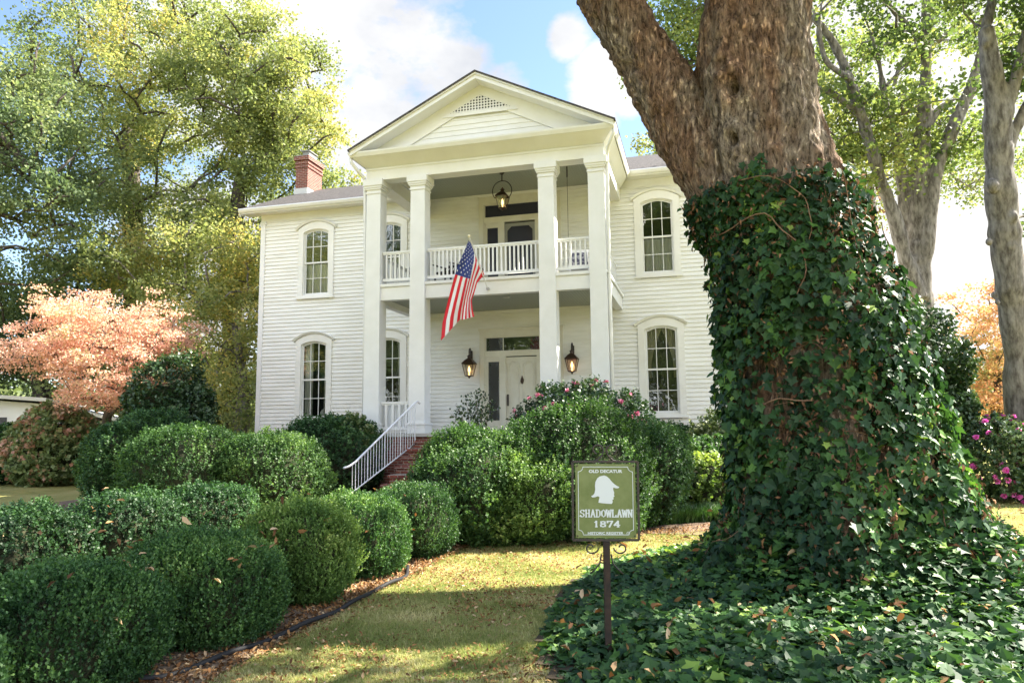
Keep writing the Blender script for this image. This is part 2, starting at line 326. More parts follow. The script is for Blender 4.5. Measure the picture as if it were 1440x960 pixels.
# ------------------------------------------------------------------ house
HX = 9.75; XR = 9.25; ZT = 9.7; ZB = 1.12; EXPO = .135
house = thing('house', (0, 0, 0), 'two storey white clapboard house with a pedimented portico on square columns', 'house')
WX = [-7.48, -4.64, 4.67, 7.50]
LOW = (2.12, 4.71, 4.82, 3.47)       # glass bottom, spring, crown, meeting
UPR = (6.56, 8.82, 8.94, 7.72)
DC = .13
openings = []
for x in WX:
    openings += [(x-.56, x+.56, 2.0, 4.95), (x-.56, x+.56, 6.45, 9.08)]
openings += [(DC-1.28, DC+1.28, 1.45, 4.85), (DC-1.28, DC+1.28, 5.7, 9.45)]
wb = MB(); z = ZB
while z < ZT-.005:
    z1 = min(z+EXPO, ZT)
    segs = [(-HX, XR)]
    for (a, b_, c, d) in openings:
        if c < z1-.002 and d > z+.002:
            ns = []
            for s0, s1 in segs:
                if b_ <= s0 or a >= s1: ns.append((s0, s1)); continue
                if a > s0: ns.append((s0, a))
                if b_ < s1: ns.append((b_, s1))
            segs = ns
    for s0, s1 in segs:
        # irregular board ends: split into lengths of 3-4 m
        wb.add([(s0, -.034, z), (s1, -.034, z), (s1, -.006, z1), (s0, -.006, z1), (s0, .0, z), (s1, .0, z)], [(0, 1, 2, 3), (4, 5, 1, 0)])
    z = z1
# gable end walls, with the same boards
for sx in (-1, 1):
    z = ZB
    while z < 11.9:
        z1 = z+EXPO; t = max(0, (z-9.7)/2.25); y0 = .02+3.98*t; y1 = 8-3.98*t
        if y1-y0 < .2: break
        xx = -HX if sx < 0 else XR
        wb.add([(xx+sx*.024, y0, z), (xx+sx*.024, y1, z), (xx+sx*.004, y1, z1), (xx+sx*.004, y0, z1), (xx, y0, z), (xx, y1, z)], [(0, 1, 2, 3), (4, 5, 1, 0)])
        z = z1
wb.add([(-HX, 8, ZB), (XR, 8, ZB), (XR, 8, ZT), (-HX, 8, ZT)], [(0, 1, 2, 3)])
wall = wb.build('siding_wall', siding_m, house, fixn=False)
mb = MB(); mb.box(-HX, XR, .03, 7.95, 0, ZB); mb.build('foundation', brick_m, house)
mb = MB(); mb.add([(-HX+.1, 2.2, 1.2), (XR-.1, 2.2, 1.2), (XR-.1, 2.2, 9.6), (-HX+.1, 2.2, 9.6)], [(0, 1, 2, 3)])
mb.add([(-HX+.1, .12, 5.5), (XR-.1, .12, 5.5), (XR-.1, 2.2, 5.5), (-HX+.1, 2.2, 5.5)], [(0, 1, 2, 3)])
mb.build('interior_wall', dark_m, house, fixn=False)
tr = MB()
tr.box(-HX-.03, -HX+.16, -.056, .1, ZB, ZT-.3); tr.box(XR-.16, XR+.03, -.056, .1, ZB, ZT-.3)
tr.box(-HX-.06, -HX+.2, -.07, .1, ZT-.42, ZT-.3)
tr.split('corner_board', paintw, house)
tr = MB(); tr.box(-HX-.035, -3.45, -.045, .02, ZT-.3, ZT+.03); tr.box(3.45, XR+.035, -.045, .02, ZT-.3, ZT+.03); tr.box(-HX-.03, XR+.03, -.055, -.027, ZB-.16, ZB+.02)
tr.split('frieze_board', paint, house)
# eaves: soffit, fascia, gutter
ev = MB()
for x0, x1 in ((-10.35, -3.5), (3.5, 9.85)):
    ev.box(x0, x1, -.5, .02, ZT-.05, ZT+.0)
    ev.box(x0, x1, -.53, -.5, ZT-.08, ZT+.10)
ev.split('soffit', paint, house)
gt = MB()
for x0, x1 in ((-10.37, -3.86), (3.86, 9.87)):
    gt.prism([(0, 0)], 0, 0) if False else None
    prof = [(-.53, ZT+.10), (-.62, ZT+.10), (-.64, ZT+.06), (-.60, ZT-.02), (-.56, ZT-.05), (-.53, ZT-.05)]
    n = len(prof); gt.add([(x0, y, zz) for y, zz in prof]+[(x1, y, zz) for y, zz in prof], [tuple(range(n)), tuple(range(2*n-1, n-1, -1))]+[(i, (i+1) % n, n+(i+1) % n, n+i) for i in range(n)])
gt.split('gutter', paintw, house)
# main roof
RZ, RY = 11.98, 4.0
rf = MB(); e0, e1 = ZT+.08, -.6
def slab(a, b_, c, d, th=.07):
    a, b_, c, d = [np.array(q, float) for q in (a, b_, c, d)]; nrm = np.cross(b_-a, d-a); nrm = nrm/np.linalg.norm(nrm)*th
    rf.add([a, b_, c, d, a-nrm, b_-nrm, c-nrm, d-nrm], [(0, 1, 2, 3), (7, 6, 5, 4), (0, 4, 5, 1), (1, 5, 6, 2), (2, 6, 7, 3), (3, 7, 4, 0)])
slab((-10.4, e1, e0), (9.9, e1, e0), (9.9, RY, RZ), (-10.4, RY, RZ)); slab((9.9, 8.6, e0), (-10.4, 8.6, e0), (-10.4, RY, RZ), (9.9, RY, RZ))
roof = rf.build('roof', shingle, house)
rk = MB()
for xx in (-10.36, 9.86):
    for (ya, za, yb, zb_) in ((-.55, e0-.16, RY, RZ-.16), (8.55, e0-.16, RY, RZ-.16)):
        rk.beam((xx, ya, za), (xx, yb, zb_), .05, .2)
        rk.add([(xx, ya, za-.03), (xx*.94, ya, za-.03), (xx*.94, yb, zb_-.03), (xx, yb, zb_-.03)], [(0, 1, 2, 3)])
rk.split('rake_board', paint, house)
ch = MB(); cx0, cx1, cy0, cy1 = -10.28, -9.72, 3.0, 4.15
ch.box(cx0, cx1, cy0, cy1, 10.5, 13.0)
for k, (o_, za, zb_) in enumerate(((.035, 12.62, 12.70), (.035, 12.78, 12.86), (.07, 12.95, 13.12))): ch.box(cx0-o_, cx1+o_, cy0-o_, cy1+o_, za, zb_)
chim = ch.build('chimney', brick_m, house)
ch = MB(); ch.box(cx0-.02, cx1+.02, cy0-.02, cy1+.02, 13.12, 13.17); ch.box(cx0+.16, cx1-.1, cy0+.25, cy1-.3, 13.17, 13.42); ch.box(cx0+.11, cx1-.05, cy0+.2, cy1-.25, 13.42, 13.46)
ch.build('chimney_cap', M('grey_metal_cap', (.22, .22, .21), rough=.6), chim)
ch = MB(); ch.box(cx0-.03, cx1+.03, cy0-.06, cy1+.05, 11.3, 11.72); ch.build('flashing', M('pale_flashing', (.55, .55, .53), rough=.5), chim)
# ---- windows
def arc(cx, hw, zs, zc, n=14):
    return [(cx-hw+2*hw*i/n, zs+(zc-zs)*(1-((2*i/n)-1)**2)) for i in range(n+1)]
def ring(mbd, outer, inner, y0, y1):
    n = len(outer); vs = []
    for y in (y0, y1):
        vs += [(x, y, z_) for x, z_ in outer]+[(x, y, z_) for x, z_ in inner]
    fs = []
    for i in range(n):
        j = (i+1) % n
        fs += [(i, j, n+j, n+i), (2*n+i, 3*n+i, 3*n+j, 2*n+j), (i, 2*n+i, 2*n+j, j), (n+i, n+j, 3*n+j, 3*n+i)]
    mbd.add(vs, fs)
def loop(cx, hw, zb_, zs, zc): return arc(cx, hw, zs, zc)+[(cx+hw, zb_), (cx-hw, zb_)]
rng = np.random.default_rng(3)
def curtain(x0, x1, zb_, zt_, y, mat, par, gather=0, side=0):
    n = 40; vs = []; fs = []; rows = 8
    for r_ in range(rows+1):
        tz = r_/rows; zz = zt_+(zb_-zt_)*tz
        for i in range(n+1):
            u = i/n; a, b_ = x0, x1
            if gather:
                wd = 1-gather*math.sin(min(1, tz*1.15)*PI*.5)
                if side < 0: b_ = x0+(x1-x0)*wd
                else: a = x1-(x1-x0)*wd
            vs.append((a+(b_-a)*u, y+.022*math.sin(u*n*.95+tz)+.01*math.sin(u*13+3*tz), zz))
    for r_ in range(rows):
        for i in range(n): k = r_*(n+1)+i; fs.append((k, k+1, k+n+2, k+n+1))
    m_ = MB(); m_.add(vs, fs); o = m_.build('curtain', mat, par, smooth=True, fixn=False); return o
def window(cx, spec, low, kind):
    zb_, zs, zc, zm = spec; hw = .475
    c = MB()
    ring(c, loop(cx, .715, zb_-.12, zs+.17, zc+.30), loop(cx, hw+.035, zb_-.03, zs+.03, zc+.03), -.065, .03)     # casing
    ring(c, loop(cx, hw+.034, zb_-.029, zs+.029, zc+.029), loop(cx, hw, zb_+.0, zs, zc), -.012, .09)             # jamb
    wn = c.build('window', paint, house)
    h = MB(); n = 14; up_ = arc(cx, .83, zs+.20, zc+.37, n); lo_ = arc(cx, .83, zs+.11, zc+.30, n)
    if low or True:
        lo_ = [(x, z_) for x, z_ in arc(cx, .80, zs+.14, zc+.305, n)]
        poly = up_+lo_[::-1]
        for i in range(n):
            h.add([(up_[i][0], -.14, up_[i][1]), (up_[i+1][0], -.14, up_[i+1][1]), (lo_[i+1][0], -.10, lo_[i+1][1]), (lo_[i][0], -.10, lo_[i][1]),
                   (up_[i][0], 0, up_[i][1]+.01), (up_[i+1][0], 0, up_[i+1][1]+.01), (lo_[i+1][0], 0, lo_[i+1][1]), (lo_[i][0], 0, lo_[i][1])],
                  [(0, 1, 2, 3), (0, 4, 5, 1), (3, 2, 6, 7)]+([(0, 3, 7, 4)] if i == 0 else [])+([(1, 5, 6, 2)] if i == n-1 else []))
    h.build('hood_moulding', paint, wn, fixn=False)
    s_ = MB(); s_.box(cx-.76, cx+.76, -.105, -.0, zb_-.165, zb_-.115); s_.build('sill', paint, wn)
    # sashes
    s_ = MB(); f = .04
    ring(s_, loop(cx, hw-.003, zm-.02, zs-.004, zc-.004), loop(cx, hw-f, zm+.035, zs-.035, zc-f), .02, .055)
    for k in (1, 2):
        xx = cx-hw+2*hw*k/3; s_.box(xx-.011, xx+.011, .025, .05, zm+.03, zc-f+.012)
    zz = (zm+zc)/2-.01; s_.box(cx-hw+f, cx+hw-f, .0235, .0515, zz-.011, zz+.011)
    s_.build('upper_sash', paintw, wn)
    s_ = MB(); ring(s_, [(cx-hw+.003, zm+.018), (cx+hw-.003, zm+.018), (cx+hw-.003, zb_+.004), (cx-hw+.003, zb_+.004)], [(cx-hw+f, zm-.02), (cx+hw-f, zm-.02), (cx+hw-f, zb_+.06), (cx-hw+f, zb_+.06)], .058, .09)
    for k in (1, 2):
        xx = cx-hw+2*hw*k/3; s_.box(xx-.011, xx+.011, .061, .086, zb_+.06, zm-.02)
    zz = (zm+zb_)/2+.02; s_.box(cx-hw+f, cx+hw-f, .0595, .0875, zz-.011, zz+.011)
    s_.build('lower_sash', paintw, wn)
    g = MB(); lp = loop(cx, hw-.02, zm, zs-.02, zc-.02); g.add([(x, .04, z_) for x, z_ in lp], [tuple(range(len(lp)))])
    g.add([(cx-hw+.02, .075, zb_+.03), (cx+hw-.02, .075, zb_+.03), (cx+hw-.02, .075, zm), (cx-hw+.02, .075, zm)], [(0, 1, 2, 3)])
    g.build('pane', glass_m, wn, fixn=False)
    if kind == 'cafe':
        curtain(cx-hw, cx+hw, zb_, zm-.03, .17, curtain_m, wn)
    elif kind == 'drape':
        curtain(cx-hw, cx-.16, zb_, zc, .2, curtain_m, wn); curtain(cx+.30, cx+hw, zb_, zc, .2, curtain_m, wn)
    elif kind == 'swag':
        curtain(cx-hw, cx+.04, zm-.25, zc, .2, tan_m, wn, .75, -1); curtain(cx-.02, cx+hw, zm-.25, zc, .21, tan_m, wn, .75, 1)
    return wn
for i, x in enumerate(WX):
    window(x, LOW, True, 'drape' if i < 2 else 'swag')
    window(x, UPR, False, 'cafe')
# ---- doors
def doorway(z0, zslab, ztr0, ztr1, ztop, upper):
    c = MB(); x0, x1 = DC-1.42, DC+1.42
    c.box(x0, x0+.16, -.06, .03, z0, ztop); c.box(x1-.16, x1, -.06, .03, z0, ztop); c.box(x0-.03, x1+.03, -.09, .03, ztop-.0, ztop+.07); c.box(x0+.16, x1-.16, -.058, .03, ztr1+.04, ztop)
    c.box(x0+.161, x0+.21, -.035, .09, z0, ztr1+.04); c.box(x1-.21, x1-.161, -.035, .09, z0, ztr1+.04)
    c.box(x0+.21, x1-.21, -.03, .09, zslab+.03, ztr0-.03)
    c.box(x0+.21, x1-.21, -.02, .09, ztr1, ztr1+.04)
    for s in (-1, 1):
        a, b_ = sorted((DC+s*.53, DC+s*.73)); c.box(a, b_, -.032, .09, z0, zslab+.03)
        a, b_ = sorted((DC+s*.73, DC+s*1.21)); c.box(a, b_, .0, .08, z0, z0+.35); c.box(a, b_, .0, .08, zslab-.14, zslab+.03)
        a, b_ = sorted((DC+s*.73, DC+s*.76)); c.box(a, b_, .0, .08, z0+.35, zslab-.14); a, b_ = sorted((DC+s*1.14, DC+s*1.21)); c.box(a, b_, .0, .08, z0+.35, zslab-.14)
    fr_ = c.build('door_frame', door_m, house)
    g = MB(); gm = navy_m if upper else glass_m
    g.add([(x0+.21, .04, ztr0-.03), (x1-.21, .04, ztr0-.03), (x1-.21, .04, ztr1), (x0+.21, .04, ztr1)], [(0, 1, 2, 3)]); g.build('transom_window', gm, fr_, fixn=False)
    for s in (-1, 1):
        g = MB(); a, b_ = sorted((DC+s*.75, DC+s*1.16)); g.add([(a, .045, z0+.3), (b_, .045, z0+.3), (b_, .045, zslab-.1), (a, .045, zslab-.1)], [(0, 1, 2, 3)]); g.build('sidelight', navy_m if upper else glass_m, fr_, fixn=False)
    if not upper:
        g = MB()
        for xx in (DC-.62, DC+.62): g.box(xx-.012, xx+.012, .02, .06, ztr0-.03, ztr1)
        g.split('transom_bar', door_m, fr_)
    return fr_
df = doorway(1.6, 4.03, 4.28, 4.69, 4.93, False)
d = MB(); d.box(DC-.53, DC+.53, .03, .075, 1.62, 4.03)
for s in (-1, 1):                       # raised round-headed mouldings
    for k in range(2):
        hw_ = .20-.05*k; lp = [(DC+s*.25-hw_, 1.9+.04*k), ]+[(DC+s*.25+hw_*math.cos(a)*-1, 3.68+hw_*1.0*math.sin(a)) for a in np.linspace(0, PI, 11)]+[(DC+s*.25+hw_, 1.9+.04*k)]
        d.tube([(x, .028, z_) for x, z_ in lp]+[(lp[0][0], .028, lp[0][1])], .014-.004*k, 6)
door = d.build('front_door', door_m, house)
k_ = MB(); k_.lathe([(.0, -.14), (.03, -.11), (.055, -.04), (.055, .02), (.03, .08), (.008, .14), (0, .15)], (0, 0, 0), 10)
k_.v = [(DC+.02+x, .01+y*.35, 3.26+z_) for x, y, z_ in k_.v]; k_.tube([(DC+.02+.045*math.cos(a), -.02, 3.22+.05*math.sin(a)) for a in np.linspace(0, 2*PI, 13)], .009, 6); k_.build('door_knocker', bronze, door, smooth=True)
k_ = MB(); k_.box(DC-.50, DC-.44, .0, .03, 2.42, 2.80); k_.tube([(DC-.47, -.0, 2.74), (DC-.47, -.06, 2.70), (DC-.47, -.065, 2.56), (DC-.47, -.0, 2.50)], .012, 6); k_.build('door_handle', iron, door)
doorway(5.9, 8.60, 8.86, 9.25, 9.52, True)
d = MB(); d.box(DC-.44, DC+.53, .035, .07, 5.92, 6.35)
d.box(DC-.53, DC-.44, .03, .075, 5.92, 8.58); d.box(DC+.44, DC+.53, .03, .072, 6.35, 8.58); d.box(DC-.44, DC+.44, .032, .073, 8.47, 8.58)
for s in (-1, 1): d.prism([(DC+s*.44, 8.47), (DC+s*.44, 8.33), (DC+s*.30, 8.47)], .034, .066)
ud = d.build('screen_door', greyframe, house)
d = MB(); d.add([(DC-.44, .055, 6.35), (DC+.44, .055, 6.35), (DC+.44, .055, 8.47), (DC-.44, .055, 8.47)], [(0, 1, 2, 3)]); d.build('screen_mesh', navy_m, ud, fixn=False)
# ---- portico
YF = -4.055; C1, C2 = 3.285, 1.8945; PF = 1.59
pf = MB(); pf.box(-3.62, 3.62, -4.32, -.03, PF-.09, PF-.001); pf.build('porch_floor', M('porch_floor_paint', (.45, .44, .40), rough=.5), house)
pf = MB(); pf.box(-3.55, 3.55, -4.26, -.03, -.1, PF-.09); pf.build('porch_base', brick_m, house)
def column(cx):
    c = MB(); w0, w1 = .475/2, .437/2; yc = YF+.2185
    zb_, zt_ = PF+.27, 8.62
    c.add([(cx-w0, yc-w0, zb_), (cx+w0, yc-w0, zb_), (cx+w0, yc+w0, zb_), (cx-w0, yc+w0, zb_), (cx-w1, yc-w1, zt_), (cx+w1, yc-w1, zt_), (cx+w1, yc+w1, zt_), (cx-w1, yc+w1, zt_)],
          [(0, 1, 5, 4), (1, 2, 6, 5), (2, 3, 7, 6), (3, 0, 4, 7)])
    o = c.build('column', paintw, house)
    b_ = MB(); h = .265; b_.box(cx-h, cx+h, yc-h, yc+h, PF, PF+.24); h = .285; b_.box(cx-h, cx+h, yc-h, yc+h, PF+.235, PF+.285); b_.build('plinth', paintw, o)
    b_ = MB()
    for h, za, zb2 in ((.240, 8.60, 8.645), (.225, 8.645, 8.72), (.262, 8.72, 8.77), (.285, 8.77, 8.83), (.31, 8.83, 9.02)): b_.box(cx-h, cx+h, yc-h, yc+h, za, zb2)
    b_.build('capital', paintw, o)
for x in (-C1, -C2, C2, C1): column(x)
# entablature: frieze beams, soffit, cornice
XO = C1+.235
e = MB(); yb0, yb1 = YF-.0, YF+.42
e.box(-XO, XO, yb0, yb1, 9.005, 9.40)
for s in (-1, 1):
    a, b_ = sorted((s*XO, s*(XO-.42))); e.box(a, b_, yb1+.001, -.03, 9.005, 9.40)
e.box(-XO+.42, XO-.42, yb1, yb1+.12, 9.40, 9.66)
e.build('entablature', paint, house)
e = MB(); e.box(-XO-.015, XO+.015, yb0-.02, yb0, 9.31, 9.36)
for s in (-1, 1): a, b_ = sorted((s*(XO+.015), s*XO)); e.box(a, b_, yb0, -.03, 9.31, 9.36)
e.split('frieze_moulding', paint, house)
e = MB()     # sloping bed moulding and soffit
n4 = [(-XO, YF, 9.38), (XO, YF, 9.38), (3.80, -4.45, 9.60), (-3.80, -4.45, 9.60)]; e.add(n4, [(0, 1, 2, 3)])
for s in (-1, 1):
    e.add([(s*XO, YF, 9.38), (s*3.80, -4.45, 9.60), (s*3.80, -.52, 9.60), (s*XO, -.03, 9.38)], [(0, 1, 2, 3)])
e.split('soffit', paint, house, fixn=False)
e = MB()
prof = [(0, 9.60), (.03, 9.61), (.08, 9.70), (.09, 9.745), (0, 9.75)]
for (xa, xb) in ((-3.82, 3.82),):
    n = len(prof); e.add([(xa-y*1., -4.45-y, z_) for y, z_ in prof]+[(xb+y*1., -4.45-y, z_) for y, z_ in prof], [(i, (i+1) % n, n+(i+1) % n, n+i) for i in range(n)])
for s in (-1, 1):
    n = len(prof); e.add([(s*(3.82+y), -4.45-y, z_) for y, z_ in prof]+[(s*(3.82+y), -.5, z_) for y, z_ in prof], [(i, (i+1) % n, n+(i+1) % n, n+i) for i in range(n)]+[tuple(range(n, 2*n))])
e.add([(-3.82, -4.45, 9.748), (3.82, -4.45, 9.748), (3.82, -3.9, 9.80), (-3.82, -3.9, 9.80)], [(0, 1, 2, 3)])
e.split('gutter', paintw, house, fixn=False)
AP = 11.70; PX = .03
# pediment
t_ = MB(); z = 9.78
def hwz(zz): return (11.62-zz)/.505
while z < 11.45:
    z1 = z+.15; a = hwz(z)+.0
    t_.add([(PX-a, YF-.03, z), (PX+a, YF-.03, z), (PX+hwz(z1), YF-.012, z1), (PX-hwz(z1), YF-.012, z1), (PX-a, YF, z), (PX+a, YF, z)], [(0, 1, 2, 3), (4, 5, 1, 0)]); z = z1
t_.build('pediment', paint, house, fixn=False)
t_ = MB()    # inner rake frieze boards
for s in (-1, 1):
    p = [(PX, 11.60), (PX+s*3.55, 9.80), (PX+s*2.40, 9.80), (PX, 11.02)]
    t_.prism(p if s < 0 else p[::-1], YF-.065, YF-.031)
t_.build('rake_frieze', paint, house)
# lattice vent
v_ = MB(); vz0, vh, vx = 10.72, .47, .93
v_.prism([(PX-vx-.2, vz0-.10), (PX+vx+.2, vz0-.10), (PX+vx+.12, vz0), (PX-vx-.12, vz0)], YF-.095, YF-.0655)
nx = 21
for i in range(nx+1):
    x = PX-vx+2*vx*i/nx; hh = vh*(1-abs(x-PX)/vx)
    if hh > .03: v_.box(x-.018, x+.018, YF-.09, YF-.078, vz0, vz0+hh)
for j in range(6):
    zz = vz0+.03+j*.082; a = vx*(1-(zz-vz0)/vh)
    if a > .05: v_.box(PX-a, PX+a, YF-.0775, YF-.0695, zz-.016, zz+.016)
v_.build('gable_vent', paintw, house)
v_ = MB(); v_.add([(PX-vx, YF-.067, vz0), (PX+vx, YF-.067, vz0), (PX, YF-.067, vz0+vh)], [(0, 1, 2)]); v_.build('vent_screen', dark_m, house, fixn=False)
# raking cornice + roof of the portico
rc = MB(); pr_ = MB()
for s in (-1, 1):
    xe, ze = PX+s*3.84, 9.80
    for (y0, y1, dz0, dz1) in ((-4.56, -4.50, -.05, -.22), (-4.50, YF-.02, -.19, -.22), (-4.60, -4.561, -.03, -.10)):
        rc.add([(PX, y0, AP+dz0), (xe, y0, ze+dz0+.02), (xe, y0, ze+dz1+.05), (PX, y0, AP+dz1), (PX, y1, AP+dz0), (xe, y1, ze+dz0+.02), (xe, y1, ze+dz1+.05), (PX, y1, AP+dz1)],
               [(0, 1, 2, 3), (4, 7, 6, 5), (0, 4, 5, 1), (3, 2, 6, 7), (1, 5, 6, 2)])
    pr_.add([(PX, -4.63, AP), (xe+s*.05, -4.63, ze), (xe+s*.05, 1.2, ze), (PX, 4.0, AP), (PX, -4.63, AP-.05), (xe+s*.05, -4.63, ze-.05), (xe+s*.05, 1.2, ze-.05), (PX, 4.0, AP-.05)],
            [(0, 1, 2, 3), (4, 7, 6, 5), (0, 4, 5, 1), (1, 5, 6, 2)])
rc.build('raking_cornice', paintw, house)
pr_.build('portico_roof', shingle, house)
# ceilings
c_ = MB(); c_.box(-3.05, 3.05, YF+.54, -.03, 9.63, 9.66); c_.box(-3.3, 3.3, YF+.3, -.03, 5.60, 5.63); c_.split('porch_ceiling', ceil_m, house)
c_ = MB(); c_.box(-3.06, 3.06, -.10, -.03, 9.54, 9.628); c_.box(-3.2, 3.2, -.10, -.03, 5.50, 5.598)
for s in (-1, 1): a, b_ = sorted((s*3.10, s*3.02)); c_.box(a, b_, YF+.5, -.1, 9.39, 9.64)
c_.split('ceiling_moulding', paint, house)
rl = M('recessed_trim', (.8, .8, .78), rough=.4)
for (x, y, z_) in ((-.65, -3.0, 9.62), (-1.1, -2.2, 5.59), (.3, -2.4, 5.59)):
    q = MB(); q.lathe([(.10, 0), (.10, -.012), (.07, -.012), (.06, .0)], (x, y, z_), 16); q.build('recessed_light', rl, house)
# balcony
bb = MB(); bb.box(-XO+.02, XO-.02, YF+.07, YF+.30, 5.41, 5.78); bb.box(-XO-.03, XO+.03, YF+.03, YF+.30, 5.80, 5.88)
bb.box(-XO+.0, XO-.0, YF+.05, YF+.30, 5.785, 5.80)
for s in (-1, 1):
    a, b_ = sorted((s*(XO-.02), s*(XO-.25))); bb.box(a, b_, YF+.301, -.03, 5.41, 5.78); a, b_ = sorted((s*(XO+.03), s*(XO-.25))); bb.box(a, b_, YF+.301, -.03, 5.80, 5.88)
bb.build('balcony_beam', paintw, house)
bb = MB(); bb.box(-XO+.25, XO-.25, YF+.301, -.03, 5.79, 5.875); bb.build('balcony_floor', M('grey_deck_paint', (.30, .30, .28), rough=.6), house)
bal0 = None
def railing(p, q, zb_, zt_, wd=.045, gap=.125, end=.05):
    global bal0
    p = np.array(p, float); q = np.array(q, float); l = np.linalg.norm(q-p); d_ = (q-p)/l
    r_ = MB(); r_.beam((*p, zt_-.03), (*q, zt_-.03), .085, .05); r_.beam((*p, zt_-.075), (*q, zt_-.075), .05, .04); 
    o = r_.build('railing', paintw, house); r_ = MB(); r_.beam((*p, zb_+.04), (*q, zb_+.04), .055, .08); r_.build('bottom_rail', paintw, o)
    n = max(2, int(round((l-2*end)/gap)))
    for i in range(n):
        x, y = p+d_*(end+(l-2*end)*(i+.5)/n); b_ = MB(); b_.obox((x, y, (zb_+.08+zt_-.095)/2), (d_[0], d_[1], 0), (-d_[1], d_[0], 0), (0, 0, 1), wd/2, wd/2, (zt_-.095-zb_-.08)/2)
        b_.build('baluster', paintw, o)
ry = YF+.19
railing((-C1+.24, ry), (-C2-.24, ry), 5.98, 6.86); railing((-C2+.24, ry), (C2-.24, ry), 5.98, 6.86); railing((C2+.24, ry), (C1-.24, ry), 5.98, 6.86)
railing((-C1, ry+.25), (-C1, -.06), 5.98, 6.86); railing((C1+.02, ry+.25), (C1+.02, -.06), 5.98, 6.86)
railing((-C1+.24, ry), (-C2-.24, ry), PF+.1, PF+.90, .07, .19); railing((C2+.24, ry), (C1-.24, ry), PF+.1, PF+.90, .07, .19)
railing((-C1, ry+.25), (-C1, -.06), PF+.1, PF+.90, .06, .19); railing((C1, ry+.25), (C1, -.06), PF+.1, PF+.90, .06, .19)
# downspouts
for s in (-1, 1):
    q = MB(); x = s*3.72
    q.tube([(s*3.86, -4.42, 9.62), (s*3.84, -4.40, 9.48), (s*3.66, -4.20, 9.20), (s*3.60, -4.02, 9.10), (s*3.60, -4.00, 8.95), (s*3.59, -3.98, 8.2), (s*3.57, -3.95, 5.6), (s*3.57, -3.93, .1)], .048, 10)
    q.build('downspout', paintw, house, smooth=True)
# ------------------------------------------------------------------ steps
st = thing('brick_steps', (0, -4.3, 0), 'red brick steps climbing to the porch beside a white iron handrail', 'steps')
RS = PF/8
for i in range(1, 8):
    zt_ = PF-RS*i; y0 = -4.30-.40*i; q = MB(); y1 = y0+.40+(.0 if i > 1 else -.03); q.box(-1.70, 1.70, y0+.03, y1+.029, -.08, zt_-.062); q.box(-1.73, 1.73, y0-.012, y1-.013, zt_-.06, zt_); o = q.build('step', brick_m, st)
hr = MB(); A_ = np.array([-1.77, -4.42]); B_ = np.array([-2.10, -7.55])
def rl_pt(t, zo): 
    xy = A_+(B_-A_)*t; return np.array([xy[0], xy[1], 2.44+(.86-2.44)*t+zo])
hr.tube([(-1.70, -4.30, 2.40), (-1.74, -4.36, 2.47)]+[rl_pt(t, 0) for t in np.linspace(0, .93, 8)]+[rl_pt(1, .02)+np.array([0, -.05, 0]), rl_pt(1.0, .03)+np.array([-.05, -.22, -.04])], .026, 8)
hr.tube([rl_pt(0, -1.12), rl_pt(1, -.62)], .018, 6)
rail = hr.build('handrail', rail_m, st, smooth=True)
for i in range(24):
    t = (i+.3)/24; lo_ = -1.12+.5*t
    q = MB(); q.tube([rl_pt(t, 0), rl_pt(t, lo_)], .009 if i % 6 else .016, 5); q.build('baluster', rail_m, rail)
bw = thing('brick_edging', (1.62, -9.8, 0), 'low stack of weathered red bricks showing under the round boxwoods', 'brick wall')
q = MB(); q.box(1.15, 2.3, -10.0, -9.5, -.05, .52); q.box(1.25, 2.2, -10.35, -10.001, -.05, .30); q.box(1.3, 2.15, -10.75, -10.351, -.05, .12)
bw_o = q.build('brick_course', brick_m, bw)
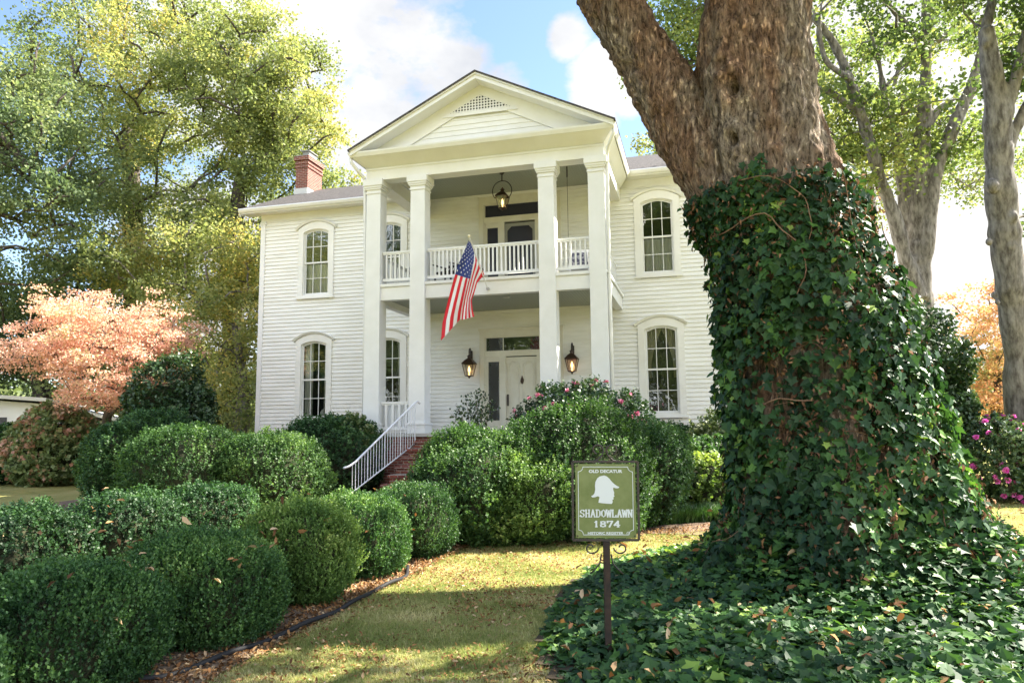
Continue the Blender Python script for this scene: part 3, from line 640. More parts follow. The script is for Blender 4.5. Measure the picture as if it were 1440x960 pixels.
# ------------------------------------------------------------------ lanterns
flame_m, _n, nn, ll, b = newmat('gas_flame'); b.inputs['Base Color'].default_value = (1, .6, .2, 1); b.inputs['Emission Color'].default_value = (1, .62, .25, 1); b.inputs['Emission Strength'].default_value = .9
lglass, _n, nn, ll, b = newmat('lantern_glass'); nn.remove(b); gl = nn.new('ShaderNodeBsdfGlossy'); gl.inputs['Roughness'].default_value = .05; tp = nn.new('ShaderNodeBsdfTransparent'); tp.inputs['Color'].default_value = (.90, .86, .78, 1)
ms = nn.new('ShaderNodeMixShader'); ms.inputs[0].default_value = .15; ll.new(tp.outputs[0], ms.inputs[1]); ll.new(gl.outputs[0], ms.inputs[2]); ll.new(ms.outputs[0], nn['Material Output'].inputs['Surface'])
def lantern_body(c, par, s=1.0):
    """c = bottom tip; four-sided tapering cage"""
    c = np.array(c, float); h = MB()
    def sq(r, z_): return [c+np.array([r*sx, r*sy, z_])*s for sx, sy in ((-1, -1), (1, -1), (1, 1), (-1, 1))]
    lo_, hi = sq(.11, .10), sq(.19, .50)
    for i in range(4):
        h.beam(lo_[i], hi[i], .018*s, .018*s); h.beam(lo_[i], lo_[(i+1) % 4], .02*s, .02*s); h.beam(hi[i], hi[(i+1) % 4], .024*s, .024*s)
    h.lathe([(.0, 0), (.03*s, .03*s), (.035*s, .06*s), (.13*s, .09*s), (.13*s, .10*s)], c, 8)
    h.build('cage', bronze, par)
    r_ = MB(); q0, q1, q2 = sq(.215, .50), sq(.12, .62), sq(.05, .68)
    r_.add(q0+q1+q2, [(i, (i+1) % 4, 4+(i+1) % 4, 4+i) for i in range(4)]+[(4+i, 4+(i+1) % 4, 8+(i+1) % 4, 8+i) for i in range(4)]+[(8, 9, 10, 11)])
    r_.lathe([(.06*s, 0), (.06*s, .07*s), (.085*s, .075*s), (.03*s, .12*s), (.01*s, .16*s)], c+np.array([0, 0, .67*s]), 10); r_.build('lantern_roof', bronze, par)
    g = MB(); a, b_ = sq(.105, .11), sq(.185, .49); g.add(a+b_, [(i, (i+1) % 4, 4+(i+1) % 4, 4+i) for i in range(4)]); g.build('glass', lglass, par, fixn=False)
    f_ = MB(); f_.lathe([(.018*s, 0), (.018*s, .12*s), (.03*s, .13*s), (.045*s, .19*s), (.03*s, .26*s), (.003, .33*s)], c+np.array([0, 0, .10*s]), 10); f_.build('flame', flame_m, par, smooth=True)
for (x, z_, lab) in ((-1.585, 3.33, 'bronze gas lantern on the siding left of the front door, on a scrolled bracket'), (1.865, 3.37, 'bronze gas lantern on the siding right of the front door, between two columns')):
    t_ = thing('wall_lantern', (x, -.03, z_+.6), lab, 'lantern', 'wall lanterns beside the front door')
    lantern_body((x, -.27, z_), t_)
    q = MB(); q.tube([(x, -.27, z_+.82), (x, -.27, z_+.90), (x, -.25, z_+.98), (x, -.17, z_+1.02), (x, -.09, z_+.97), (x, -.06, z_+.86), (x, -.05, z_+.70)], .022, 8)
    q.box(x-.045, x+.045, -.055, -.025, z_+.60, z_+.95); q.tube([(x, -.06, z_+.74), (x, -.13, z_+.78), (x, -.15, z_+.86)], .012, 6); q.build('bracket', iron, t_)
t_ = thing('hanging_lantern', (.08, -2, 9.6), 'copper gas lantern in an iron ring hanging over the balcony', 'lantern')
lantern_body((.09, -2, 8.38), t_, .92)
q = MB(); q.tube([(.08+.31*math.sin(a), -2, 9.03+.32*math.cos(a)) for a in np.linspace(-2.35, 2.35, 30)], .014, 6)
for s in (-1, 1): q.tube([(.08+s*.22, -2, 8.82), (.08+s*.17, -2, 8.84)], .014, 6)
q.tube([(.08, -2, 9.35), (.08, -2, 9.62)], .018, 6); q.lathe([(.03, -.08), (.08, -.03), (.085, 0)], (.08, -2, 9.63), 12); q.build('hanger', iron, t_)
# ------------------------------------------------------------------ balcony furniture
def chair(loc, rz, mat, label, cat='chair', cushion=None, w_=.58, h=1.0, name='porch_chair'):
    t_ = thing(name, loc, label, cat); R_ = Matrix.Rotation(rz, 3, 'Z')
    def put(mbd, nm, mt, par=t_):
        mbd.v = [tuple((R_ @ Vector(v))+Vector(loc)) for v in mbd.v]; return mbd.build(nm, mt, par)
    q = MB(); q.box(-w_/2, w_/2, -.25, .27, .40, .44); put(q, 'seat', mat)
    q = MB()
    for i in range(7): x = -w_/2+.04+(w_-.08)*i/6; q.beam((x, .25, .46), (x, .40, h), .035, .02)
    q.beam((-w_/2, .40, h), (w_/2, .40, h), .03, .08); put(q, 'backrest', mat)
    for sx in (-1, 1):
        for sy, yb in ((-1, -.24), (1, .25)):
            q = MB(); q.beam((sx*(w_/2-.02), yb, .0), (sx*(w_/2-.02), yb, .64 if sy < 0 else .66), .04, .04); put(q, 'leg', mat)
        q = MB(); q.beam((sx*w_/2, -.30, .66), (sx*w_/2, .33, .66), .07, .025); put(q, 'armrest', mat)
    if cushion:
        q = MB(); q.box(-w_/2+.04, w_/2-.04, -.22, .2, .445, .53); q.obox((0, .27, .72), (1, 0, 0), (0, .2, 1), (0, -1, .2), w_/2-.06, .2, .05); put(q, 'cushion', cushion)
    return t_
blackm = M('black_wicker', (.03, .03, .03), (.07, .07, .065), scale=30, rough=.6)
flower_c = M('patterned_cushion', (.35, .35, .38), (.08, .08, .12), scale=9, rough=.9, lo=.48, hi=.52)
chair((2.55, -2.6, 5.88), 0.15, paintw, 'white porch chair with a patterned cushion behind the right balcony rail', cushion=flower_c)
chair((-2.35, -2.8, 5.88), .2, paintw, 'white porch chair with a black cushion behind the left balcony rail', cushion=blackm, h=1.05)
chair((-1.35, -3.0, 5.88), -.3, blackm, 'black wicker chair behind the middle balcony rail', w_=.62, h=.72)
chair((-.75, -2.2, 5.88), .6, M('striped_seat', (.5, .45, .42), (.06, .06, .06), scale=6, rough=.8, lo=.48, hi=.52), 'small dark striped stool chair behind the flag', w_=.42, h=.78)
t_ = thing('hanging_chain', (1.95, -1.9, 9.6), 'thin dark chain hanging from the balcony ceiling by the right column', 'chain')
q = MB(); p0 = aty(797.5, 252, -1.9); q.tube([(p0[0], -1.9, 9.63), (p0[0], -1.9, 9.30)], .022, 6); q.tube([(p0[0], -1.9, 9.3), (p0[0]+.0, -1.9, 7.3)], .007, 5); q.build('chain', iron, t_)
t_ = thing('table_lamp', (-7.35, .55, 2.0), 'round white lamp standing inside the lower left window', 'lamp')
q = MB(); q.lathe([(.02, 0), (.10, .05), (.15, .14), (.15, .2), (.10, .29), (.03, .34)], (-7.35, .55, 2.12), 16); q.build('lamp_globe', paintw, t_, smooth=True)
q = MB(); q.lathe([(.12, 0), (.03, .04), (.03, .6)], (-7.35, .55, 1.52), 12); q.build('lamp_base', iron, t_)
# ------------------------------------------------------------------ flag
fl = thing('flag', tuple(aty(686, 406, -4.07)), 'american flag hanging from a white pole on the balcony front', 'flag')
pb, pt = aty(686, 406, -4.03), aty(659.5, 332, -5.35)
q = MB(); q.tube([pb, pt], .016, 8); q.build('flagpole', paintw, fl)
q = MB(); q.tube([pb+(0, .03, 0), pb+(0, -.03, 0)], .045, 10); q.build('pole_bracket', M('steel_bracket', (.4, .4, .4), rough=.4, metal=.6), fl)
q = MB(); q.lathe([(0, -.04), (.035, -.02), (.04, .01), (.025, .035), (0, .045)], pt, 10); q.build('finial', M('ivory_knob', (.75, .68, .45), rough=.4), fl, smooth=True)
NU, NV = 65, 60
left = np.array([(659, 338), (652, 355), (643.5, 374), (635, 403), (628, 430), (622, 455), (620, 479)])
mid = np.array([(664, 345), (662, 362), (659, 384), (655, 402), (651, 420), (648, 435), (646, 450)])
mid2 = np.array([(668, 356), (668, 368), (664, 385), (660, 402), (656, 420), (654, 435), (653, 449)])
rgt = np.array([(681, 386), (676, 392), (671, 398), (667, 412), (663.5, 422), (664.5, 434), (667, 445)])
def fpt(u, v):
    k = v*6; i = min(int(k), 5); f_ = k-i
    P_ = [c[i]*(1-f_)+c[i+1]*f_ for c in (left, mid, mid2, rgt)]
    us = (0, .36, .60, 1)
    for a in range(3):
        if u <= us[a+1] or a == 2:
            t = (u-us[a])/(us[a+1]-us[a]); t2 = t; pp = P_[a]*(1-t2)+P_[a+1]*t2; break
    pole_y = -5.3+1.22*u
    yy = pole_y*(1-v)+(-4.9+.25*u)*v+.09*math.sin(u*15+v*2.5)*min(1, v*3)*(.6+.4*v)
    return aty(pp[0], pp[1], yy)
FP = np.array([[fpt(i/NU, j/NV) for i in range(NU+1)] for j in range(NV+1)])
red = M('flag_red', (.62, .02, .035), rough=.7); wht = M('flag_white', (.80, .80, .80), rough=.7); blu = M('flag_blue', (.03, .05, .22), rough=.7)
q = MB(); q.v = [tuple(v) for v in FP.reshape(-1, 3)]
for j in range(NV):
    for i in range(NU):
        k = j*(NU+1)+i; q.f.append((k, k+1, k+NU+2, k+NU+1)); stripe = i//5
        q.mi.append(2 if (stripe < 7 and j < NV*.4) else (0 if stripe % 2 == 0 else 1))
cloth = q.build('cloth', [red, wht, blu], fl, smooth=True, fixn=False)
s_ = MB()
for a in range(9):
    for b_ in range(11):
        if (a+b_) % 2: continue
        u0 = (.5+a)/9.0*.52+.008; v0 = (.6+b_)/11*.38
        vs = []
        for k in range(10):
            rr = .021 if k % 2 == 0 else .009; an = k*PI/5; u_, v_ = u0+rr*math.cos(an), v0+rr*.62*math.sin(an)
            vs.append(fpt(min(max(u_, 0), 1), min(max(v_, 0), 1)))
        vs = np.array(vs); 
        for off in (-.012, .012): s_.add(vs+np.array([0, off, 0]), [tuple(range(10))])
s_.build('star', wht, fl, fixn=False)
# ------------------------------------------------------------------ yard sign
SC = at(851.5, 703.5, 5.3); sr = np.array([_c, _s, 0]); sn = np.array([_s, -_c, 0]); sz = np.array([0, 0, 1.])     # right, towards camera, up
tilt = .012; sr = sr*math.cos(tilt)-sz*math.sin(tilt); szz = np.cross(sr, -sn)*1.0
szz = szz/np.linalg.norm(szz); szz = szz*np.sign(szz[2])
def S(x, z_, y=0): return SC+sr*x+szz*z_+sn*y
HW, HH = .243, .285
sg = thing('yard_sign', tuple(SC-np.array([0, 0, 1.2])), 'green historic register sign in a scrolled iron frame on a post in the ivy', 'sign')
q = MB(); 
for (x0, z0, x1, z1) in ((-HW, -HH, HW, -HH), (-HW, HH, HW, HH), (-HW, -HH, -HW, HH), (HW, -HH, HW, HH)): q.beam(S(x0, z0), S(x1, z1), .016, .016)
q.build('sign_frame', iron, sg)
q = MB(); q.beam(S(0.002, -HH-.01), S(.006, -1.25), .055, .045); q.build('post', M('rusty_post', (.018, .015, .013), (.045, .028, .020), scale=14, rough=.7, bump=.3), sg)
def scroll(cx, cz, r0, r1, a0, a1, n=26): return [S(cx+(r0+(r1-r0)*i/n)*math.cos(a0+(a1-a0)*i/n), cz+(r0+(r1-r0)*i/n)*math.sin(a0+(a1-a0)*i/n)) for i in range(n+1)]
for s in (-1, 1):
    q = MB(); pts = [S(s*.09, HH), S(s*.055, HH+.012), S(s*.02, HH+.045), S(s*.012, HH+.075)]
    pts += [S(s*(.055+(.043-.001*i)*math.cos(PI-a)), HH+.085+(.043-.001*i)*math.sin(a)) for i, a in enumerate(np.linspace(0, 1.45*PI, 16))]; q.tube(pts, .007, 7); q.build('scroll', iron, sg, smooth=True)
    q = MB(); q.tube([S(s*(.11+(.055-.0018*i)*math.cos(a)), -HH-.055+(.048-.0015*i)*math.sin(a)) for i, a in enumerate(np.linspace(-PI, .9*PI, 24))], .006, 7)
    q.tube([S(s*.035, -HH-.10), S(s*.05, -HH-.17), S(s*.085, -HH-.21), S(s*.12, -HH-.24)], .006, 6); q.build('scroll', iron, sg, smooth=True)
q = MB(); pw, ph = .222, .268
q.obox(S(0, 0, .004), sr, sn, szz, pw, .006, ph)
green = M('sign_green', (.12, .155, .045), (.17, .205, .075), scale=9, rough=.45, spec=.4)
pan = q.build('sign_panel', green, sg)
swht = M('sign_white', (.60, .64, .66), rough=.5)
q = MB(); bx, bz = pw-.02, ph-.022; c0 = .035; yy = .0125
lp = [(-bx+c0, bz), (bx-c0, bz)]+[(bx-c0*math.cos(a), bz-c0*math.sin(a)) for a in np.linspace(.2, PI/2-.2, 4)]+[(bx, bz-c0), (bx, -bz+c0)]+[(bx-c0*math.sin(a), -bz+c0*math.cos(a)) for a in np.linspace(.2, PI/2-.2, 4)]
lp += [(bx-c0, -bz), (-bx+c0, -bz)]+[(-bx+c0*math.cos(a), -bz+c0*math.sin(a)) for a in np.linspace(.2, PI/2-.2, 4)]+[(-bx, -bz+c0), (-bx, bz-c0)]+[(-bx+c0*math.sin(a), bz-c0*math.cos(a)) for a in np.linspace(.2, PI/2-.2, 4)]
for i in range(len(lp)): q.beam(S(*lp[i], yy), S(*lp[(i+1) % len(lp)], yy), .005, .003) if False else q.tube([S(*lp[i], .0105), S(*lp[(i+1) % len(lp)], .0105)], .0026, 5)
q.build('border_line', swht, pan)
q = MB()
for sx in (-1, 1):
    for s2 in (-1, 1): q.tube([S(sx*(pw-.012), s2*(ph-.014), .010), S(sx*(pw-.012), s2*(ph-.014), .016)], .006, 8)
q.split('screw', iron, pan)
# emblem: head in profile with a peaked cap (traced in crop pixels)
em = [(188, 197), (197, 195), (208, 199), (218, 208), (226, 218), (236, 228), (247, 236), (257, 240), (252, 245), (242, 245), (233, 242), (232, 250), (236, 262), (235, 271), (237, 277), (232, 281), (234, 287), (228, 291), (230, 298), (226, 306), (205, 305), (185, 303), (173, 301), (175, 290), (178, 280), (171, 276), (160, 280), (150, 281), (144, 276), (152, 272), (158, 264), (161, 250), (160, 236), (162, 220), (170, 206), (179, 199)]
q = MB(); vs = []
for u, v in em:
    px, py = 780+u/2.825, 600+v/2.825; vs.append(((px-851.5)*5.3/F, (703.5-py)*5.3/F+.003))
n = len(vs); q.add([S(x, z_, .0125) for x, z_ in vs]+[S(x, z_, .0105) for x, z_ in vs], [tuple(range(n))]); q.build('emblem', swht, pan, fixn=False)
def text(body, cx, cz, height, width, bold=0., par=pan):
    cu = bpy.data.curves.new('t', 'FONT'); cu.body = body; cu.size = 1; cu.align_x = 'CENTER'; cu.offset = bold; cu.resolution_u = 4
    o = bpy.data.objects.new('t', cu); COL.objects.link(o); bpy.context.view_layer.update()
    me = bpy.data.meshes.new_from_object(o.evaluated_get(bpy.context.evaluated_depsgraph_get()))
    V_ = np.array([v.co[:] for v in me.vertices]); mn, mxx = V_.min(0), V_.max(0); F_ = [tuple(p.vertices) for p in me.polygons]
    V_[:, 0] = (V_[:, 0]-(mn[0]+mxx[0])/2)*width/(mxx[0]-mn[0]); V_[:, 1] = (V_[:, 1]-mn[1])*height/(mxx[1]-mn[1])
    COL.objects.unlink(o); bpy.data.objects.remove(o); m2 = MB(); m2.add([S(cx+a, cz+b_, .0125) for a, b_, _ in V_], F_)
    return m2, V_
k5 = 5.3/F
def pxz(py): return (703.5-py)*k5
m2, _ = text('OLD DECATUR', .002, pxz(665.0), .024, .250, .045); m2.build('lettering', swht, pan, fixn=False)
m2, _ = text('HISTORIC REGISTER', -.004, pxz(749.6), .019, .262, .035); m2.build('lettering', swht, pan, fixn=False)
m2, _ = text('c', .162, pxz(749.0), .009, .009, .01); m2.tube([S(.162+.011*math.cos(a), pxz(749)+.0045+.011*math.sin(a), .0115) for a in np.linspace(0, 2*PI, 14)], .0015, 4); m2.build('mark', swht, pan, fixn=False)
# slab serif words: bold strokes plus serifs
GL = {'S': [[(.85, .80), (.7, .96), (.35, .98), (.15, .82), (.2, .62), (.75, .42), (.85, .2), (.65, .03), (.3, .03), (.12, .22)]], 'H': [[(.2, 0), (.2, 1)], [(.8, 0), (.8, 1)], [(.2, .5), (.8, .5)]],
      'A': [[(.15, 0), (.5, 1), (.85, 0)], [(.28, .34), (.72, .34)]], 'D': [[(.2, 0), (.2, 1), (.6, 1), (.85, .75), (.85, .25), (.6, 0), (.2, 0)]],
      'O': [[(.5, 0), (.18, .2), (.12, .5), (.18, .8), (.5, 1), (.82, .8), (.88, .5), (.82, .2), (.5, 0)]], 'W': [[(.02, 1), (.25, 0), (.5, .85), (.75, 0), (.98, 1)]],
      'L': [[(.22, 1), (.22, 0), (.85, 0), (.85, .22)]], 'N': [[(.18, 0), (.18, 1), (.82, 0), (.82, 1)]],
      '1': [[(.3, .8), (.55, 1), (.55, 0)]], '8': [[(.5, .52), (.2, .65), (.22, .9), (.5, 1), (.78, .9), (.8, .65), (.5, .52), (.15, .35), (.18, .1), (.5, 0), (.82, .1), (.85, .35), (.5, .52)]],
      '7': [[(.12, .78), (.12, 1), (.88, 1), (.42, 0)]], '4': [[(.68, 0), (.68, 1), (.1, .3), (.95, .3)]]}
SF = {'H': [(.2, 0), (.2, 1), (.8, 0), (.8, 1)], 'A': [(.13, 0), (.87, 0)], 'D': [(.16, 0), (.16, 1)], 'W': [(.04, 1), (.96, 1), (.5, .9)], 'L': [(.22, 1), (.2, 0)], 'N': [(.18, 0), (.18, 1), (.82, 1)], '1': [(.55, 0)], '4': [(.68, 0)], 'S': [(.85, .88), (.12, .12)]}
def slabword(word, cx, z0, h, width, st_):
    cw = width/len(word); q = MB()
    def bar(a, b_, t):
        a = np.array(a); b_ = np.array(b_); d_ = b_-a; l = np.linalg.norm(d_); 
        if l < 1e-6: return
        d_ /= l; a = a-d_*t*.35; b_ = b_+d_*t*.35; p_ = np.array([-d_[1], d_[0]])*t/2
        q.add([S(*(a+p_), .0125), S(*(b_+p_), .0125), S(*(b_-p_), .0125), S(*(a-p_), .0125)], [(0, 1, 2, 3)])
    for i, c in enumerate(word):
        x0 = cx-width/2+cw*i+cw*.04; ww = cw*.92
        for k, strk in enumerate(GL[c]):
            for a, b_ in zip(strk[:-1], strk[1:]):
                t = st_*(1 if abs(a[0]-b_[0]) < abs(a[1]-b_[1]) else .6); bar((x0+a[0]*ww, z0+a[1]*h), (x0+b_[0]*ww, z0+b_[1]*h), t)
        for sx_, sz_ in SF.get(c, []): bar((x0+sx_*ww-ww*.17, z0+sz_*h), (x0+sx_*ww+ww*.17, z0+sz_*h), st_*.5)
    # spread coplanar strokes by a hair
    for i in range(len(q.f)):
        for vi in q.f[i]: q.v[vi] = tuple(np.array(q.v[vi])+sn*(i % 7)*.00025)
    return q.build('lettering', swht, pan, fixn=False)
slabword('SHADOWLAWN', .002, pxz(725.6), .052*.98, .392, .0105)
slabword('1874', .003, pxz(739.0), .040*.98, .205, .013)
# ------------------------------------------------------------------ foliage generators
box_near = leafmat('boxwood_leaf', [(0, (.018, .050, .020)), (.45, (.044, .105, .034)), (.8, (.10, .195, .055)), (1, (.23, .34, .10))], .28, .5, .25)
box_sun = leafmat('sunlit_boxwood_leaf', [(0, (.045, .095, .025)), (.45, (.10, .18, .045)), (.8, (.20, .30, .08)), (1, (.40, .46, .17))], .32, .5, .25)  # copy of the boxwood leaf with sunlight put into its colour
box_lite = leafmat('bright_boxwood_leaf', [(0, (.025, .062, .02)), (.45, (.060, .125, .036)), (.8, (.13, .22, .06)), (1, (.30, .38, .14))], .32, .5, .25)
yew = leafmat('dark_yew_leaf', [(0, (.016, .042, .017)), (.5, (.038, .092, .030)), (1, (.11, .20, .06))], .25, .5, .28)
glossy = leafmat('camellia_leaf', [(0, (.014, .034, .014)), (.5, (.034, .072, .026)), (1, (.11, .16, .07))], .18, .35, .4)
yellowg = leafmat('chartreuse_leaf', [(0, (.06, .11, .03)), (.5, (.14, .21, .05)), (1, (.30, .35, .09))], .35, .45, .3)
varieg = leafmat('variegated_leaf', [(0, (.05, .09, .03)), (.55, (.12, .17, .06)), (1, (.50, .50, .32))], .3, .4, .4)
pinkf = leafmat('pink_petals', [(0, (.60, .14, .26)), (.5, (.78, .28, .42)), (1, (.88, .58, .64))], .3, .5, .2, 1.1, (1, .9, .95))
magf = leafmat('magenta_petals', [(0, (.62, .06, .38)), (1, (.85, .25, .62))], .3, .5, .2, 1.1, (1, .8, 1))
oakl = leafmat('oak_leaf', [(0, (.085, .12, .055)), (.45, (.21, .25, .10)), (.8, (.39, .39, .155)), (1, (.64, .49, .17))], .45, .6, .2, 1.25, (1.05, 1.1, .70))
oakd = leafmat('dark_oak_leaf', [(0, (.06, .10, .055)), (.5, (.14, .19, .09)), (1, (.32, .35, .16))], .42, .6, .2, 1.25, (1.05, 1.1, .75))
elml = leafmat('backlit_green_leaf', [(0, (.06, .10, .04)), (.45, (.14, .19, .065)), (.8, (.26, .29, .10)), (1, (.42, .39, .14))], .45, .55, .2, 1.25, (1.05, 1.1, .65))
dogw = leafmat('pink_autumn_leaf', [(0, (.48, .44, .22)), (.3, (.66, .46, .32)), (.65, (.80, .47, .38)), (1, (.86, .62, .54))], .4, .6, .15, 1.0, (1.1, 1.05, .9))
deadi = leafmat('withered_ivy_leaf', [(0, (.07, .04, .025)), (.5, (.16, .085, .05)), (1, (.34, .19, .11))], .15, .8, .1, 1.0, (1.1, 1, .8))
maple = leafmat('orange_autumn_leaf', [(0, (.22, .27, .09)), (.4, (.48, .36, .16)), (.7, (.62, .32, .18)), (1, (.68, .48, .26))], .4, .5, .2, 1.0, (1.1, 1.0, .8))
redsh = leafmat('red_tipped_leaf', [(0, (.10, .16, .06)), (.6, (.22, .28, .12)), (.75, (.42, .20, .14)), (1, (.66, .46, .36))], .35, .4, .35, 1.1, (1, 1, .8))
liri = leafmat('liriope_blade', [(0, (.02, .06, .018)), (.6, (.05, .12, .03)), (1, (.12, .22, .06))], .25, .35, .5)
ivyl = leafmat('ivy_leaf', [(0, (.011, .032, .016)), (.45, (.026, .066, .028)), (.8, (.055, .130, .036)), (.93, (.12, .24, .045)), (1, (.26, .38, .08))], .22, .5, .25)
deadl = leafmat('dead_leaf', [(0, (.10, .05, .025)), (.35, (.26, .125, .05)), (.75, (.44, .26, .12)), (1, (.60, .46, .30))], .2, .75, .15, 1.0, (1.1, 1, .7))
grassl = leafmat('grass_blade', [(0, (.13, .18, .05)), (.4, (.28, .31, .12)), (.75, (.46, .43, .22)), (1, (.60, .52, .34))], .35, .7, .12)
twig = M('brown_twig', (.10, .07, .045), (.18, .13, .09), scale=12, rough=.9)
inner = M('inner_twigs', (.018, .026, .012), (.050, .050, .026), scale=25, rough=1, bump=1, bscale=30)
bark_grey = M('grey_bark', (.075, .065, .058), (.27, .25, .235), scale=11, rough=.95, bump=1, bscale=26, stretch=(1, 1, .3), det=9, lo=.36, hi=.66)
bark_dark = M('dark_bark', (.04, .033, .028), (.12, .10, .085), scale=4, rough=.95, bump=1, bscale=14, stretch=(1, 1, .3))
bark_pink = M('smooth_tan_bark', (.22, .15, .11), (.38, .28, .21), scale=5, rough=.85)
def blob_r(dirs, p, rx, ry, rz, seed, lump, lf):
    d_ = np.abs(dirs); r_ = ((d_[:, 0]/rx)**p+(d_[:, 1]/ry)**p+(d_[:, 2]/rz)**p)**(-1/p)
    n = .62*fbm(dirs*lf*np.array([rx, ry, rz])+seed*7.7, seed, 2)+.38*fbm(dirs*lf*3.1*np.array([rx, ry, rz])+seed*3.1, seed+2, 2)
    return r_*(1+lump*(n-.5)*2.6)
def bush(name, label, c, r, mat, n=30000, leaf=.028, p=2.6, lump=.13, lf=2.4, seed=1, group=None, cat='shrub', sprig=.11, upw=.55, core=.86, stem=True, per=9, flowers=None, zc=.46, fz=None, rndb=0.):
    """c=(x,y) base, r=(rx,ry,height)"""
    rg = np.random.default_rng(seed); rx, ry, hgt = r; g0 = float(gh(c[0], c[1])); cz = g0+hgt*zc; rzt, rzb = hgt*(1-zc), hgt*zc
    root = thing(name, (c[0], c[1], g0), label, cat, group)
    ns = n//per; d_ = norm(rg.normal(size=(int(ns*1.5), 3))); d_ = d_[(d_[:, 2] > -.85)][:ns]
    rzz = np.where(d_[:, 2] > 0, rzt, rzb)
    R_ = np.zeros(len(d_)); up_ = d_[:, 2] > 0
    R_[up_] = blob_r(d_[up_], p, rx, ry, rzt, seed, lump, lf); R_[~up_] = blob_r(d_[~up_], p+.6, rx, ry, rzb, seed, lump, lf)
    P0 = d_*(R_*(1-.16*rg.random(len(d_))**1.6))[:, None]+np.array([c[0], c[1], cz])
    nrm = norm(d_/np.array([rx, ry, hgt*.5])**2)
    ax = norm(nrm*(1-upw)+np.array([0, 0, upw])+rg.normal(size=d_.shape)*.28)
    gap = fbm(P0*(7.0 if leaf < .03 else 4.0), seed+31, 3)+.45*rg.random(len(P0)) > .52; d_, P0, nrm, ax = d_[gap], P0[gap], nrm[gap], ax[gap]
    # clump tone
    prod = np.clip(fbm(P0*(4.5 if leaf < .03 else 3.0), seed+19, 2)-.48, 0, 1)*.8*(rg.random(len(d_)) < .55); P0 = P0+ax*(prod*min(1, sprig/.11*.5+.5))[:, None]*.5
    tone = fbm(P0*3.0, seed+9, 2)
    K = np.arange(per); t = (K+.5)/per
    sl = sprig*(.6+.8*rg.random(len(d_)))
    pos = P0[:, None]+ax[:, None]*(t[None, :, None]-.6)*sl[:, None, None]
    side = norm(np.cross(ax, rg.normal(size=ax.shape))); s2 = np.cross(ax, side)
    ang = (K*2.4)[None, :]+rg.random((len(d_), 1))*6.3
    out = side[:, None]*np.cos(ang)[..., None]+s2[:, None]*np.sin(ang)[..., None]
    fine = leaf < .03; D_ = norm(out*(.55 if fine else .8)+ax[:, None]*(.9 if fine else .7)); Nn = norm(ax[:, None]*1.0-out*.5+rg.normal(size=out.shape)*.35)
    m_ = len(d_)*per; S_ = leaf*(.7+.6*rg.random(m_))
    V_ = leaf_verts(pos.reshape(-1, 3), D_.reshape(-1, 3), Nn.reshape(-1, 3), S_, QUAD*np.array([1, .72 if fine else .9, 1]))
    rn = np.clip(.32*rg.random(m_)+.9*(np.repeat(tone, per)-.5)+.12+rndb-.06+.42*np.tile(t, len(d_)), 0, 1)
    polymesh('foliage', V_, 4, mat, root, rn)
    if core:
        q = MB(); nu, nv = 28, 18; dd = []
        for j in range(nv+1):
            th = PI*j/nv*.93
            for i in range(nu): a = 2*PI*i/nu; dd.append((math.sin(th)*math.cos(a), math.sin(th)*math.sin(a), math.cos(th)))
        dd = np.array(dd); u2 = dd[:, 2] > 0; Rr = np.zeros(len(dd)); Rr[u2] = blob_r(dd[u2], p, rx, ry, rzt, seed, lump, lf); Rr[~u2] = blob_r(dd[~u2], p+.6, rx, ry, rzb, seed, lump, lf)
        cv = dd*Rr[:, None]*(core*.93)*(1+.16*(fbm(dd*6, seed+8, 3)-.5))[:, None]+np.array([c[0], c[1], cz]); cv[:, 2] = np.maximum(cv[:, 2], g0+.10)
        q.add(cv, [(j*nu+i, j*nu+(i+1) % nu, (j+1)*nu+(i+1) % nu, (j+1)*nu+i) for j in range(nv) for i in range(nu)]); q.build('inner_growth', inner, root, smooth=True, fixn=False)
    if stem:
        q = MB()
        for k in range(7):
            a = rg.random()*6.3; rr = .12+.2*rg.random(); q.tube([(c[0]+.06*math.cos(a), c[1]+.06*math.sin(a), g0-.05), (c[0]+rx*rr*math.cos(a), c[1]+ry*rr*math.sin(a), g0+hgt*.3), (c[0]+rx*rr*2.4*math.cos(a), c[1]+ry*rr*2.4*math.sin(a), g0+hgt*.62)], [.022, .016, .008], 5)
        q.build('stem', twig, root)
    if flowers:
        fm, nf, fs = flowers; idx = rg.choice(len(d_), nf, replace=False); VV = []; rr = []
        for i in idx:
            if fz and not fz(P0[i]): continue
            o = P0[i]+nrm[i]*.05; a1 = norm(np.cross(nrm[i], rg.normal(size=3))); a2 = np.cross(nrm[i], a1)
            for L_ in range(2):
                for k in range(6):
                    an = k*PI/3+L_*.5; dr = norm((a1*math.cos(an)+a2*math.sin(an))*(1 if L_ == 0 else .55)+nrm[i]*(.25 if L_ == 0 else .8))
                    VV.append(leaf_verts(o[None], dr[None], norm(nrm[i]+rg.normal(size=3)*.2)[None], np.array([fs*(.8+.4*rg.random())]), QUAD*np.array([1, 1.3, 1]))); rr.append(rg.random())
        if VV: fo = polymesh('blossom', np.concatenate(VV), 4, fm, root, rr)
        if VV and nf > 100: fo['kind'] = 'stuff'
    return root
